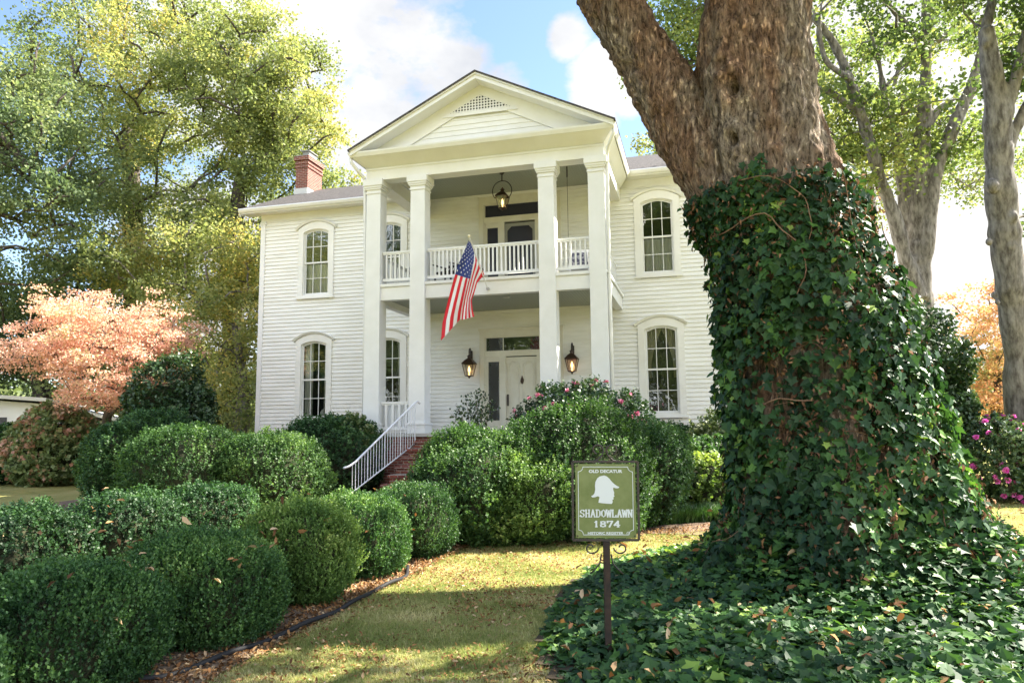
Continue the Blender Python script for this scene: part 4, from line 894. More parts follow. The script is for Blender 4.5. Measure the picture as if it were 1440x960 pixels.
def skeleton(trunk, targets, rg, step=.9, up=.12, wob=.12):
    nodes = [np.array(t, float) for t in trunk]; par = [i-1 for i in range(len(trunk))]; lock = len(trunk)
    order = np.argsort([np.linalg.norm(np.array(t)-nodes[-1])+.6*np.linalg.norm(np.array(t)-nodes[len(nodes)//2]) for t in targets]); tips = []; paths = []
    for k in order:
        T = np.array(targets[k], float); Nn = np.array(nodes); dist = np.linalg.norm(Nn-T, axis=1)
        pen = dist+np.where(Nn[:, 2] > T[2]-.15*dist, (Nn[:, 2]-T[2]+.15*dist)*1.6, 0)
        pen[:max(1, int(lock*.35))] += 4
        i = int(np.argmin(pen)); p = nodes[i]; l = np.linalg.norm(T-p); m_ = max(2, int(l/step)); path = [i]
        for s in range(1, m_+1):
            t = s/m_; q = p*(1-t)+T*t; q = q+np.array([0, 0, up*l*math.sin(t*PI)])
            if s < m_: q = q+rg.normal(size=3)*wob*min(1, l/3)
            nodes.append(q); par.append(path[-1]); path.append(len(nodes)-1)
        tips.append(path[-1]); paths.append(path)
    cnt = np.zeros(len(nodes))
    for t in tips:
        i = t
        while i >= 0: cnt[i] += 1; i = par[i]
    return nodes, cnt, paths, tips
def leaf_cloud(centers, radii, n_each, rg, leaf, flat=.7, clump=4, dirn=None):
    P_ = []; 
    for c, r_ in zip(centers, radii):
        k = int(n_each*(r_/np.mean(radii))**2); sub = c+rg.normal(size=(clump, 3))*r_*np.array([.55, .55, .42])
        i = rg.integers(0, clump, k); q = sub[i]+rg.normal(size=(k, 3))*r_*.42*np.array([1, 1, flat]); P_.append(q)
    P_ = np.concatenate(P_); n = len(P_)
    Nn = norm(rg.normal(size=(n, 3))+np.array([0, 0, .9])); D_ = norm(rg.normal(size=(n, 3))+np.array([0, 0, -.35]))
    return P_, leaf_verts(P_, D_, Nn, leaf*(.65+.7*rg.random(n)), QUAD*np.array([1, 1.15, 1]))
def tree(name, label, trunk, tr_r, ells, ncl, leafmat_, barkmat, nleaf=300, leaf=.2, crad=1.0, seed=1, tip=.03, cat='tree', group=None, reject=None, mind=.8, wob=.15, extra=None, rscale=.5, clump=4, tscale=.5, flat=.7, tonebias=0):
    rg = np.random.default_rng(seed); root = thing(name, tuple(trunk[0]), label, cat, group); T_ = []; tries = 0
    wts = np.array([e_[3]*e_[4]*e_[5] for e_ in ells])**.8; wts = wts/wts.sum()
    while len(T_) < ncl and tries < ncl*40:
        tries += 1; e_ = ells[rg.choice(len(ells), p=wts)]; d_ = norm(rg.normal(size=3)); rr = rg.random()**.38
        p = np.array(e_[:3])+d_*rr*np.array(e_[3:6])
        if reject is not None and reject(p): continue
        if T_ and np.min(np.linalg.norm(np.array(T_)-p, axis=1)) < mind: continue
        T_.append(p)
    nodes, cnt, paths, tips = skeleton(trunk, T_, rg, wob=wob)
    q = MB(); tr_ = np.array(tr_r, float); cmax = cnt[0]
    tp_ = [np.array(p) for p in trunk]; q.tube(tp_, tr_, 14)
    rbase = tr_[-1]
    for pa in paths:
        i0 = pa[0]; rs = [max(tip, rscale*rbase*(cnt[k]/cmax*2.2)**.5) for k in pa]; 
        lim = tr_[i0]*.8 if i0 < len(trunk) else 9
        rs = [min(x, lim) for x in rs]; rs[0] = rs[1] if len(rs) > 1 else rs[0]; rs[-1] = tip*.5
        q.tube([nodes[k] for k in pa], rs, 7)
    if extra: extra(q)
    q.build('trunk', barkmat, root, smooth=True, fixn=False)
    rad = crad*(.7+.6*rg.random(len(T_))); P_, V_ = leaf_cloud(np.array([nodes[t] for t in tips]), rad, nleaf, rg, leaf, clump=clump, flat=flat)
    if reject is not None:
        k = ~reject(P_); P_ = P_[k]; V_ = V_.reshape(-1, 4, 3)[k].reshape(-1, 3)
    rn = np.clip(.5*rg.random(len(P_))+1.1*(fbm(P_*tscale, seed+3, 3)-.5)+.25+tonebias, 0, 1)
    polymesh('crown', V_, 4, leafmat_, root, rn); return root
def project(p):
    d_ = np.asarray(p)-CAM; z_ = d_@FWD
    return 720+F*(d_@RT)/z_, 480-F*(d_@UP)/z_, z_
# ------------------------------------------------------------------ hedges
G1 = 'boxwood globes in the right-hand row beside the lawn'; G2 = 'boxwood globes in the left-hand row'
bush('boxwood', 'boxwood filling the bottom left corner of the photo, nearest to the camera', (1.50, -20.0), (.64, .62, .74), box_near, 62000, .025, p=2.8, lump=.15, upw=.72, sprig=.13, seed=11, group=G1) 
bush('boxwood', 'large deep green boxwood at bottom left with orange leaves caught in it', (1.50, -18.70), (.66, .62, .78), box_near, 68000, .025, p=2.8, lump=.15, upw=.72, sprig=.13, seed=12, group=G1)
bush('boxwood', 'broad rounded boxwood beside the black hose, second from the left along the lawn', (1.62, -17.38), (.66, .58, .83), box_near, 68000, .025, p=2.8, lump=.16, upw=.72, sprig=.13, seed=13, group=G1)
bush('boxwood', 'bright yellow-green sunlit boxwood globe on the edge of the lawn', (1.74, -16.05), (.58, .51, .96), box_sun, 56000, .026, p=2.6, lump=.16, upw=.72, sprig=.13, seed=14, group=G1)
bush('boxwood', 'dark boxwood globe below the stair handrail, right of the yellow-green one', (1.78, -14.80), (.58, .53, .92), box_near, 44000, .026, p=2.7, lump=.16, upw=.72, sprig=.13, seed=15, group=G1)
bush('boxwood', 'last boxwood of the lawn row, standing in front of the lower brick steps', (1.90, -13.50), (.60, .56, .96), yew, 40000, .027, p=2.7, lump=.17, upw=.72, sprig=.13, seed=16, group=G1)
bush('boxwood', 'dark boxwood at the left edge of the photo behind the nearest globes', (-1.55, -16.3), (.60, .75, 0.86), yew, 30000, .032, rndb=-.22, seed=21, group=G2)  # rear row: its shade is put into the leaf tone of all three
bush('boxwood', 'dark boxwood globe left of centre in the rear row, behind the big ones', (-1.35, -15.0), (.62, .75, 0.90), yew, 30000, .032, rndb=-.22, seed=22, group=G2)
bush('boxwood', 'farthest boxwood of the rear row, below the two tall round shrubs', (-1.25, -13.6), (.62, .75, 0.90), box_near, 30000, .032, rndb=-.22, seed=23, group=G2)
bush('evergreen_shrub', 'tall dark evergreen shrub under the pink tree', (-7.0, -8.5), (1.25, 1.25, 2.10), yew, 46000, .05, p=2.3, lump=.26, lf=.9, seed=31, sprig=.2)
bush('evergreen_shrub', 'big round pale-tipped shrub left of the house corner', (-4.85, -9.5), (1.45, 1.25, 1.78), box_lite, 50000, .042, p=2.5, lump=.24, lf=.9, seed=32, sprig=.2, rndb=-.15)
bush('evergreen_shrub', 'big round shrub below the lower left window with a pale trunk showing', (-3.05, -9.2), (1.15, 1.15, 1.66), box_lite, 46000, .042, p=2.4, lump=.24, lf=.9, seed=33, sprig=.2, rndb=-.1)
bush('evergreen_shrub', 'dark evergreen shrub between the round shrubs and the porch steps', (-3.9, -5.1), (1.35, 1.2, 2.05), yew, 36000, .055, p=2.3, lump=.26, lf=1., seed=34, sprig=.2)
bush('variegated_shrub', 'grey-green variegated shrub against the siding left of the first column', (-3.4, -5.15), (.75, .6, 2.12), varieg, 9000, .08, p=2.1, lump=.2, lf=1.5, seed=35, core=.6, per=6)
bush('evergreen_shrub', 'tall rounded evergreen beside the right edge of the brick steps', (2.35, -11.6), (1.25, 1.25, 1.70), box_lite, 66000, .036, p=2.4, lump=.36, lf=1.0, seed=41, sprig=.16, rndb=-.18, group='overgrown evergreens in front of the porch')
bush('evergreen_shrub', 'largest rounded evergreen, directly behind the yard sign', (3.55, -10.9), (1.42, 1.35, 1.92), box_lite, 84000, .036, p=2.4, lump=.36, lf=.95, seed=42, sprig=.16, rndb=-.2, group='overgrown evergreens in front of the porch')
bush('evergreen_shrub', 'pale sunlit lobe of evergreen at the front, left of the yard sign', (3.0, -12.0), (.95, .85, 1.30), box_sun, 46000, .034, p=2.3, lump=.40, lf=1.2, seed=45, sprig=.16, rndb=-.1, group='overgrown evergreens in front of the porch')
bush('evergreen_shrub', 'evergreen mound right of the yard sign below the lower right window', (4.6, -9.4), (1.05, 1.2, 1.72), yew, 56000, .04, p=2.3, lump=.34, lf=1.0, seed=43, sprig=.16, rndb=.1, group='overgrown evergreens in front of the porch')
bush('camellia', 'camellia with pink flowers in front of the porch, behind the big evergreens', (3.0, -6.0), (1.8, 1.0, 2.70), glossy, 26000, .075, p=2.1, lump=.26, lf=1.2, seed=44, flowers=(pinkf, 170, .075), per=6, sprig=.25, core=.8, fz=lambda P_: P_[2] > 1.7 and P_[1] < -5.7)
# nandina
nd = thing('nandina', (.5, -6.0, 0), 'feathery dark plant standing in front of the siding left of the door', 'plant'); rg = np.random.default_rng(5); q = MB(); PP = []; DD = []
for (px, py) in ((645, 574), (655, 560), (668, 553), (680, 552), (690, 568), (640, 585), (662, 575), (678, 572)):
    T = aty(px, py, -6+rg.normal()*.15); b0 = np.array([.5+rg.normal()*.1, -6, .3]); pts = [b0*(1-t)+T*t+np.array([0, 0, .35*math.sin(t*PI)]) for t in np.linspace(0, 1, 9)]; q.tube(pts, [.012*(1-.7*i/8) for i in range(9)], 5)
    for i in range(3, 9):
        for k in range(18): PP.append(pts[i]+rg.normal(size=3)*.07); DD.append(norm(pts[i]-pts[i-1]+rg.normal(size=3)*.7))
q.build('stem', twig, nd); PP = np.array(PP); DD = np.array(DD); polymesh('leaves', leaf_verts(PP, DD, norm(rg.normal(size=PP.shape)+[0, 0, 1]), .08*np.ones(len(PP)), QUAD*np.array([1, .7, 1])), 4, glossy, nd, rg.random(len(PP)))
bush('evergreen_shrub', 'low dark yew below the sill of the lower right window', (4.9, -3.5), (1.1, .9, 1.80), yew, 22000, .06, p=2.2, lump=.14, seed=51, sprig=.18)
bush('chartreuse_shrub', 'yellow-green shrub between the yard sign and the ivy-covered trunk', (5.75, -7.2), (.75, .7, 1.12), yellowg, 9000, .07, p=2.0, lump=.22, seed=52, core=.7, per=6, rndb=-.05)
bush('variegated_shrub', 'pale-leaved shrub against the right wing beside the ivy-covered trunk', (6.3, -3.9), (.95, .8, 2.05), varieg, 14000, .08, p=2.0, lump=.2, seed=53, core=.7, per=6)
bush('evergreen_shrub', 'mid-green shrub tucked behind the chartreuse one', (5.9, -5.4), (1.0, .9, 1.45), box_near, 16000, .06, p=2.1, lump=.2, seed=54)
# right of the big trunk
bush('holly', 'tall dark glossy holly just right of the ivy-covered trunk', (11.0, -3.4), (.95, 1.0, 4.6), glossy, 20000, .10, p=2.0, lump=.55, lf=.9, seed=61, per=6, sprig=.35, core=.55, zc=.52, cat='shrub')
bush('azalea', 'azalea with magenta flowers at the right edge of the photo', (12.1, -4.6), (1.05, .8, 1.75), glossy, 11000, .075, p=2.0, lump=.25, lf=1.4, seed=62, per=6, core=0, flowers=(magf, 85, .075), upw=.3, rndb=.2)
bush('azalea', 'second azalea with magenta flowers, half out of the right edge of the photo', (13.6, -4.4), (1.0, .9, 1.9), glossy, 11000, .075, p=2.0, lump=.25, lf=1.4, seed=63, per=6, core=0, flowers=(magf, 70, .075), upw=.3, rndb=.2)
bush('red_tipped_shrub', 'shrub with red and green leaves in front of the white neighbouring house', (-15.1, -3.4), (1.45, 1.2, 2.55), redsh, 13000, .14, p=2.1, lump=.15, lf=1.0, seed=71, per=6, sprig=.3, core=.7)
bush('evergreen_shrub', 'grey-green shrub at the left edge under the neighbouring house', (-17.6, -3.4), (1.1, 1.0, 2.0), box_near, 12000, .09, p=2.1, lump=.2, seed=72, per=6, core=.7)
bush('holly', 'dark glossy holly between the pink tree and the house corner', (-9.9, -4.2), (1.25, 1.1, 3.95), glossy, 24000, .10, p=2.1, lump=.38, lf=.8, seed=73, per=6, sprig=.32, core=.68)
# liriope borders (ground cover)
def blades(name, pts, n, ln, mat, seed, wd=.012, spread=.6, kind='stuff', seg=3):
    rg = np.random.default_rng(seed); i = rg.integers(0, len(pts), n); P_ = pts[i]; a = rg.random(n)*2*PI; D_ = np.stack([np.cos(a), np.sin(a), 0*a], -1)
    l = ln*(.6+.6*rg.random(n)); sp = spread*(.3+.9*rg.random(n)); W_ = np.stack([-np.sin(a), np.cos(a), 0*a], -1)*wd/2; V_ = []
    prev = P_; pw_ = W_
    for s in range(1, seg+1):
        t = s/seg; cur = P_+D_*(l*sp*t**1.6)[:, None]+np.array([0, 0, 1])*(l*(t-.55*sp*t*t))[:, None]; cw_ = W_*(1-t*.9)
        V_.append(np.stack([prev-pw_, prev+pw_, cur+cw_, cur-cw_], 1)); prev, pw_ = cur, cw_
    V_ = np.stack(V_, 1).reshape(-1, 3); rn = np.repeat(np.clip(.6*rg.random(n)+1.5*(fbm(P_*np.array([2.2, 2.2, 1]), seed)-.5)+.2, 0, 1), seg)
    o = polymesh(name, V_, 4, mat, None, rn); return tag(o, kind=kind)
rg = np.random.default_rng(8)
t = rg.random(2600); lx = 4.7+2.4*t; ly = -10.2+1.75*t+.6*rg.random(2600)*1.0+.1; pts = np.stack([lx, ly, gh(lx, ly)], -1)
tag(blades('liriope_border', pts, 9000, .34, liri, 81, .016), 'dark strappy liriope edging between the lawn and the shrubs', 'ground cover')
lx = 10.6+4.5*rg.random(2000); ly = -4.9+.6*rg.random(2000)+.05*lx; pts = np.stack([lx, ly, gh(lx, ly)], -1)
tag(blades('liriope_border', pts, 7000, .36, liri, 82, .018), 'dark strappy liriope edging under the magenta azaleas', 'ground cover')
# ------------------------------------------------------------------ grass and leaf litter
rg = np.random.default_rng(9)
def ivy_in(x, y):
    q_ = (np.abs((x-7.62)/3.32)**2.5+np.abs((y+15.4)/3.9)**2.5); n_ = fbm(np.stack([np.asarray(x)*1.6, np.asarray(y)*1.6, 0*np.asarray(x)], -1), 77)
    return q_ < 1+.30*(n_-.5)
gx = 2.32+5.4*rg.random(150000); gy = -19+10.5*rg.random(150000)
k = (~ivy_in(gx, gy)) & (gy < -12.4+.62*(gx-2.62)+.1) ; gx, gy = gx[k], gy[k]
# thin out with distance from camera
dd_ = np.hypot(gx-CAM[0], gy-CAM[1]); k = rg.random(len(gx)) < np.clip(8/dd_, .35, 1)
pts = np.stack([gx[k], gy[k], gh(gx[k], gy[k])-.005], -1)
tag(blades('grass', pts, 105000, .052, grassl, 91, .0055, .9, seg=2), 'short yellow-green lawn grass between the hedges and the ivy', 'grass')
gx = 9+9*rg.random(30000); gy = -12+8.5*rg.random(30000); k = (~ivy_in(gx, gy)); pts = np.stack([gx[k], gy[k], gh(gx[k], gy[k])-.005], -1)
tag(blades('grass', pts, 26000, .06, grassl, 92, .009, .9, seg=2), 'short lawn grass right of the ivy-covered trunk', 'grass')
CURL = np.array([[0, 0, .0], [.3, .28, .14], [.75, .22, .10], [1.05, 0, .02], [.75, -.2, .16], [.3, -.25, .06]])
def litter(name, P_, size, seed, label, up=1.2, cat='leaf litter'):
    rg = np.random.default_rng(seed); n = len(P_); Nn = norm(rg.normal(size=(n, 3))*.55+np.array([0, 0, up])); D_ = norm(np.cross(Nn, rg.normal(size=(n, 3)))); 
    V_ = leaf_verts(P_, D_, Nn, size*(.5+.9*rg.random(n)), CURL*np.array([1, .75, 1.5])); o = polymesh(name, V_, 6, deadl, None, rg.random(n)); return tag(o, label, cat, kind='stuff')
n = 46000; x = 2.2+5*rg.random(n); y = -19.5+11.5*rg.random(n); k = (~ivy_in(x, y)) & (y < -12.5+.62*(x-2.62)) & (rg.random(n) < .15+1.8*(fbm(np.stack([x*1.6, y*1.6, 0*x], -1), 44)-.35)); x, y = x[k], y[k]
litter('fallen_leaves', np.stack([x, y, gh(x, y)+.018], -1), .036, 101, 'brown fallen leaves scattered over the front lawn')
n = 8000; t_y = -20+9*rg.random(n); x = 1.75+.65*rg.random(n)+.06*rg.normal(size=n); litter('fallen_leaves', np.stack([x, t_y, gh(x, t_y)+.03], -1), .043, 102, 'drift of brown leaves in the mulch strip along the boxwood row')
n = 1600; x = 2.4+5*rg.random(n); y = -12.6+.62*(x-2.62)+.15+.7*rg.random(n)**1.3; litter('fallen_leaves', np.stack([x, y, gh(x, y)+.03], -1), .045, 103, 'brown leaves under the overgrown evergreens')
n = 1200; x = 9.5+8*rg.random(n); y = -12+8*rg.random(n); k = ~ivy_in(x, y); litter('fallen_leaves', np.stack([x[k], y[k], gh(x[k], y[k])+.03], -1), .06, 104, 'brown leaves on the lawn right of the ivy-covered trunk')
pl = []
for (cx, cy, rx, ry, hh, kk) in ((1.42, -20.0, .62, .7, 1.03, 14), (1.42, -18.72, .62, .68, 1.06, 26), (1.52, -17.42, .64, .66, 1.14, 26), (1.62, -16.1, .6, .6, 1.1, 10), (-1.5, -15.6, .6, 1.2, 1.05, 12), (1.7, -14.5, .55, .9, 1.05, 8)):
    for _ in range(kk):
        d_ = norm(rg.normal(size=3)); d_[2] = abs(d_[2])*.9; d_[0] = abs(d_[0])
        r_ = blob_r(d_[None], 2.6, rx, ry, hh*.54, 1, 0, 1)[0]*1.02; pl.append(np.array([cx, cy, hh*.46])+d_*r_)
litter('fallen_leaves', np.array(pl), .075, 105, 'orange-brown leaves caught on top of the boxwoods', .7)
# black drip hose
hp = [(1.0, -18.95), (2.05, -18.35), (2.16, -17.95), (2.24, -17.5), (2.34, -17.0), (2.40, -16.5), (2.42, -16.1), (2.40, -15.7), (2.44, -15.2), (2.40, -14.8), (2.2, -14.3)]
hx = np.interp(np.linspace(0, 10, 50), range(11), [a for a, _ in hp]); hy = np.interp(np.linspace(0, 10, 50), range(11), [b for _, b in hp])
q = MB(); q.tube([(a, b_, float(gh(a, b_))+.045+.012*math.sin(i*.7)) for i, (a, b_) in enumerate(zip(hx, hy))], .021, 8)
o = q.build('garden_hose', M('black_plastic', (.018, .018, .02), rough=.65, spec=.3), smooth=True); tag(o, 'black hose edging lying along the mulch beside the boxwoods', 'hose')
# ------------------------------------------------------------------ the great tree
gt_ = thing('great_tree', (7.3, -14.3, 0), 'huge old tree with reddish flaking bark rising out of the ivy', 'tree')
q = MB()
q.tube([(7.40, -14.3, -.15), (7.38, -14.3, .15), (7.28, -14.3, .55), (7.18, -14.3, 1.1), (7.12, -14.3, 1.8), (7.06, -14.3, 2.5), (6.94, -14.3, 3.3), (6.80, -14.3, 4.1), (6.66, -14.3, 4.7), (6.57, -14.3, 5.3), (6.56, -14.3, 5.9), (6.60, -14.3, 6.5), (6.66, -14.3, 7.2), (6.75, -14.25, 8.2), (6.85, -14.1, 9.5), (6.9, -13.9, 11.5), (7.0, -13.8, 13.5)],
       [1.50, 1.32, 1.10, .98, .88, .82, .78, .74, .70, .68, .66, .61, .58, .52, .42, .28, .14], 40)
q.tube([(6.60, -14.3, 3.6), (6.32, -14.3, 4.2), (5.98, -14.3, 4.85), (5.70, -14.3, 5.4), (5.42, -14.3, 6.0), (5.12, -14.32, 6.6), (4.82, -14.35, 7.2), (4.3, -14.4, 8.2), (3.6, -14.6, 9.6), (2.6, -15, 11.2)], [.35, .46, .46, .42, .38, .365, .36, .31, .22, .1], 26)
for a, r0 in ((.4, .34), (1.5, .3), (2.7, .34), (3.6, .3), (4.4, .36), (5.4, .32)):       # root buttresses
    q.tube([(7.3+.55*math.cos(a), -14.3+.5*math.sin(a), 1.5), (7.34+.95*math.cos(a), -14.3+.9*math.sin(a), .6), (7.38+1.5*math.cos(a), -14.3+1.4*math.sin(a), .05), (7.4+2.0*math.cos(a), -14.3+1.9*math.sin(a), -.2)], [r0, r0*1.05, r0*.8, r0*.5], 12)
me = bpy.data.meshes.new('tmp'); me.from_pydata(q.v, [], q.f); tmp = bpy.data.objects.new('tmp', me); COL.objects.link(tmp)
rm = tmp.modifiers.new('r', 'REMESH'); rm.mode = 'VOXEL'; rm.voxel_size = .03
sm = tmp.modifiers.new('s', 'SMOOTH'); sm.factor = .6; sm.iterations = 9
bpy.context.view_layer.update(); e_ = tmp.evaluated_get(bpy.context.evaluated_depsgraph_get()); me2 = bpy.data.meshes.new_from_object(e_)
nv = len(me2.vertices); TV = np.empty(nv*3, np.float32); me2.vertices.foreach_get('co', TV); TV = TV.reshape(-1, 3).astype(float)
TN = np.empty(nv*3, np.float32); me2.vertices.foreach_get('normal', TN); TN = TN.reshape(-1, 3).astype(float)
bpy.data.objects.remove(tmp)
an = np.arctan2(TV[:, 1]+14.3, TV[:, 0]-6.9)
fl_ = np.sin(an*5+TV[:, 2]*.25+.8)*.045+np.sin(an*9+1.3-TV[:, 2]*.2)*.022          # muscle-like flutes
fl_ *= np.clip((TV[:, 0]-5.4)/.8, 0, 1)
lump = (fbm(TV*np.array([2.2, 2.2, 1.1]), 31, 3)-.5)*.15
pl1 = vnoise(TV*np.array([14, 14, 6]), 33); pl2 = vnoise(TV*np.array([30, 30, 11])+3*fbm(TV*4, 36)[:, None], 35)
fur = 1-np.abs(2*vnoise(TV*np.array([6.5, 6.5, 1.5])+1.6*fbm(TV*2.2, 37)[:, None], 38)-1); fur2 = 1-np.abs(2*vnoise(TV*np.array([13, 13, 3.2])+2*fbm(TV*3, 39)[:, None], 40)-1)
disp = -.030*np.clip((fur-.80)/.2, 0, 1)-.016*np.clip((fur2-.78)/.22, 0, 1)+fl_+lump+(np.clip(pl1, .35, .65)-.5)*.09+(pl2-.5)*.035
for (px, py, r_, dep) in ((1031, 122, .15, .075), (1017, 95, .12, .06), (1034, 196, .13, .045)):        # knots: raised collars with a hollow
    d0 = ray(px, py); kp = None
    rel = TV-CAM; tt = rel@d0/(d0@d0); perp = np.linalg.norm(rel-tt[:, None]*d0, axis=1); front = (TN@d0) < 0
    i = np.argmin(np.where(front, perp, 9)); kp = TV[i]; ds = np.linalg.norm((TV-kp)*np.array([1, 1, .75]), axis=1)
    disp += dep*np.exp(-((ds-r_*.8)/(r_*.45))**2)-.10*np.exp(-(ds/(r_*.30))**2)*(1 if py > 100 else .4)
TV2 = TV+TN*disp[:, None]; me2.vertices.foreach_set('co', TV2.astype(np.float32).ravel()); me2.polygons.foreach_set('use_smooth', [True]*len(me2.polygons)); me2.update()
def barkmat():
    m_, n_, nn, ll, b = newmat('flaking_bark'); t = nn.new('ShaderNodeTexCoord')
    def mp(sc):
        m2 = nn.new('ShaderNodeMapping'); m2.inputs['Scale'].default_value = sc; ll.new(t.outputs['Object'], m2.inputs[0]); return m2.outputs[0]
    def nz(sc, s, d=6, r=.65):
        n = nn.new('ShaderNodeTexNoise'); n.inputs['Scale'].default_value = s; n.inputs['Detail'].default_value = d; n.inputs['Roughness'].default_value = r; ll.new(mp(sc), n.inputs['Vector']); return n.outputs['Fac']
    def ramp(f, *st):
        r = nn.new('ShaderNodeValToRGB'); e = r.color_ramp.elements; e[0].position, e[0].color = st[0][0], (*st[0][1], 1); e[1].position, e[1].color = st[-1][0], (*st[-1][1], 1)
        for p, c in st[1:-1]: q_ = e.new(p); q_.color = (*c, 1)
        ll.new(f, r.inputs[0]); return r.outputs[0]
    def mix(f, a, b_):
        m2 = nn.new('ShaderNodeMix'); m2.data_type = 'RGBA'; ll.new(f, m2.inputs['Factor']); ll.new(a, m2.inputs['A']); ll.new(b_, m2.inputs['B']); return m2.outputs['Result']
    brown = ramp(nz((1, 1, .4), 9), (.3, (.17, .095, .060)), (.5, (.34, .215, .145)), (.68, (.47, .33, .235)))
    grey = ramp(nz((1, 1, .4), 11), (.3, (.22, .165, .125)), (.55, (.39, .32, .255)), (.75, (.54, .47, .39)))
    base = mix(ramp(nz((1, 1, .35), 1.6, 4), (.44, (0, 0, 0)), (.58, (1, 1, 1))), brown, grey)
    wp = nn.new('ShaderNodeTexNoise'); wp.inputs['Scale'].default_value = 3.5; wp.inputs['Detail'].default_value = 5; ll.new(t.outputs['Object'], wp.inputs['Vector'])
    va = nn.new('ShaderNodeVectorMath'); va.operation = 'MULTIPLY_ADD'; ll.new(wp.outputs['Color'], va.inputs[0]); va.inputs[1].default_value = (.10, .10, .2); ll.new(t.outputs['Object'], va.inputs[2])
    m3 = nn.new('ShaderNodeMapping'); m3.inputs['Scale'].default_value = (26, 26, 6.5); ll.new(va.outputs[0], m3.inputs[0])
    rn_ = nn.new('ShaderNodeTexNoise'); rn_.inputs['Scale'].default_value = 1; rn_.inputs['Detail'].default_value = 7; rn_.inputs['Roughness'].default_value = .72; ll.new(m3.outputs[0], rn_.inputs['Vector'])
    cr = ramp(rn_.outputs['Fac'], (.38, (.16, .14, .12)), (.46, (.80, .78, .76)), (.60, (1.45, 1.42, 1.4)))
    vo = nn.new('ShaderNodeTexVoronoi'); vo.inputs['Scale'].default_value = .55; ll.new(m3.outputs[0], vo.inputs['Vector']); flk = ramp(vo.outputs['Color'], (.2, (.78, .76, .74)), (.8, (1.25, 1.25, 1.25)))
    mu = nn.new('ShaderNodeMix'); mu.data_type = 'RGBA'; mu.blend_type = 'MULTIPLY'; mu.inputs['Factor'].default_value = .9; ll.new(base, mu.inputs['A']); ll.new(cr, mu.inputs['B'])
    m5 = nn.new('ShaderNodeMix'); m5.data_type = 'RGBA'; m5.blend_type = 'MULTIPLY'; m5.inputs['Factor'].default_value = .25; ll.new(mu.outputs['Result'], m5.inputs['A']); ll.new(flk, m5.inputs['B'])
    ll.new(m5.outputs['Result'], b.inputs['Base Color']); b.inputs['Roughness'].default_value = .9; b.inputs['Specular IOR Level'].default_value = .2
    ad = nn.new('ShaderNodeMath'); ad.operation = 'ADD'; ll.new(cr, ad.inputs[0]); ll.new(flk, ad.inputs[1])
    bu = nn.new('ShaderNodeBump'); bu.inputs['Strength'].default_value = 1; bu.inputs['Distance'].default_value = .05; ll.new(ad.outputs[0], bu.inputs['Height']); ll.new(bu.outputs[0], b.inputs['Normal'])
    return m_
me2.materials.clear(); me2.materials.append(barkmat()); me2.name = 'trunk'; link('trunk', me2, gt_)
# ivy on the trunk
rg = np.random.default_rng(17)
ppx, ppy, _ = project(TV2)
cand = np.where(TV2[:, 2] < 5.2)[0]
topy = np.interp(ppx, [940, 960, 985, 1060, 1120, 1180, 1230, 1265, 1290], [330, 296, 262, 240, 224, 232, 250, 330, 360])
front = np.einsum('ij,ij->i', TN, CAM-TV2) > -1.2
lim = np.where(front, topy, 250)
top_ok = ppy > lim+55*(fbm(np.stack([ppx*.03, ppy*.03, ppx*0], -1), 3)-.5)
limb = (TV2[:, 0] < 5.95) & (TV2[:, 2] > 4.3)
cand = np.where((TV2[:, 2] < 5.2) & top_ok & ~limb)[0]
n = 34000; ii = rg.choice(cand, n); P_ = TV2[ii]+rg.normal(size=(n, 3))*.03; Nn = TN[ii].copy(); Nn[:, 2] *= .3; Nn = norm(Nn)
lumpn = fbm(P_*np.array([1.7, 1.7, 1.3]), 51, 3); dens = fbm(P_*np.array([3.2, 3.2, 1.8]), 52, 3)
bald = np.exp(-((project(P_)[0]-1190)/65)**2-((project(P_)[1]-580)/200)**2)*front[ii]
keep = rg.random(n) < np.clip(1.25-.8*(dens < .385)-.28*bald*(dens < .45), .06, 1)
thick = .05+.30*np.clip(lumpn-.2, 0, 1)-.04*np.clip((P_[:, 2]-3.6)/.6, 0, 1)+.10*np.exp(-((P_[:, 2]-2.2)/1.0)**2)*(np.abs(P_[:, 0]-7) > .4)
P_ = P_+Nn*(thick*(1-.8*rg.random(n)**1.5))[:, None]; P_, Nn = P_[keep], Nn[keep]; n = len(P_)
Dn = norm(np.array([0, 0, -1])+rg.normal(size=(n, 3))*.55+Nn*.25); Ln = norm(Nn+rg.normal(size=(n, 3))*.42+np.array([0, 0, .45]))
S_ = .092*(.55+.8*rg.random(n)); tone = fbm(P_*2.2, 61, 3); rn = np.clip(.55*rg.random(n)+.9*(tone-.5)+.2+.3*(rg.random(n) > .92), 0, 1)
iv = thing('climbing_ivy', (7.3, -14.3, 0), 'dense dark ivy climbing the huge trunk with brown dead patches', 'ivy')
HEART = [np.array([[0, 0, 0], [-.10, .30, .03], [.10, .50, .06], [.45, .42, .07], [.75, .22, .02], [1.0, 0, -.10]]), np.array([[0, 0, 0], [1.0, 0, -.10], [.75, -.22, .02], [.45, -.42, .07], [.10, -.50, .06], [-.10, -.30, .03]])]
def ivy_mesh(name, P_, Dn, Ln, S_, rn, par):
    pick = (vnoise(P_*37.0, 5)+.25*S_/S_.mean() > .62)[:, None, None]; S_ = S_*(.75+.5*vnoise(P_*5.0, 6))
    def both(k): return np.where(pick, leaf_verts(P_, Dn, Ln, S_, IVY[k]).reshape(-1, 6, 3), leaf_verts(P_, Dn, Ln, S_*.85, HEART[k]).reshape(-1, 6, 3))
    V_ = np.concatenate([both(0), both(1)], 1).reshape(-1, 3)
    return polymesh(name, V_, 6, ivyl, par, np.repeat(rn, 2))
ivy_mesh('leaves', P_, Dn, Ln, S_, rn, iv)
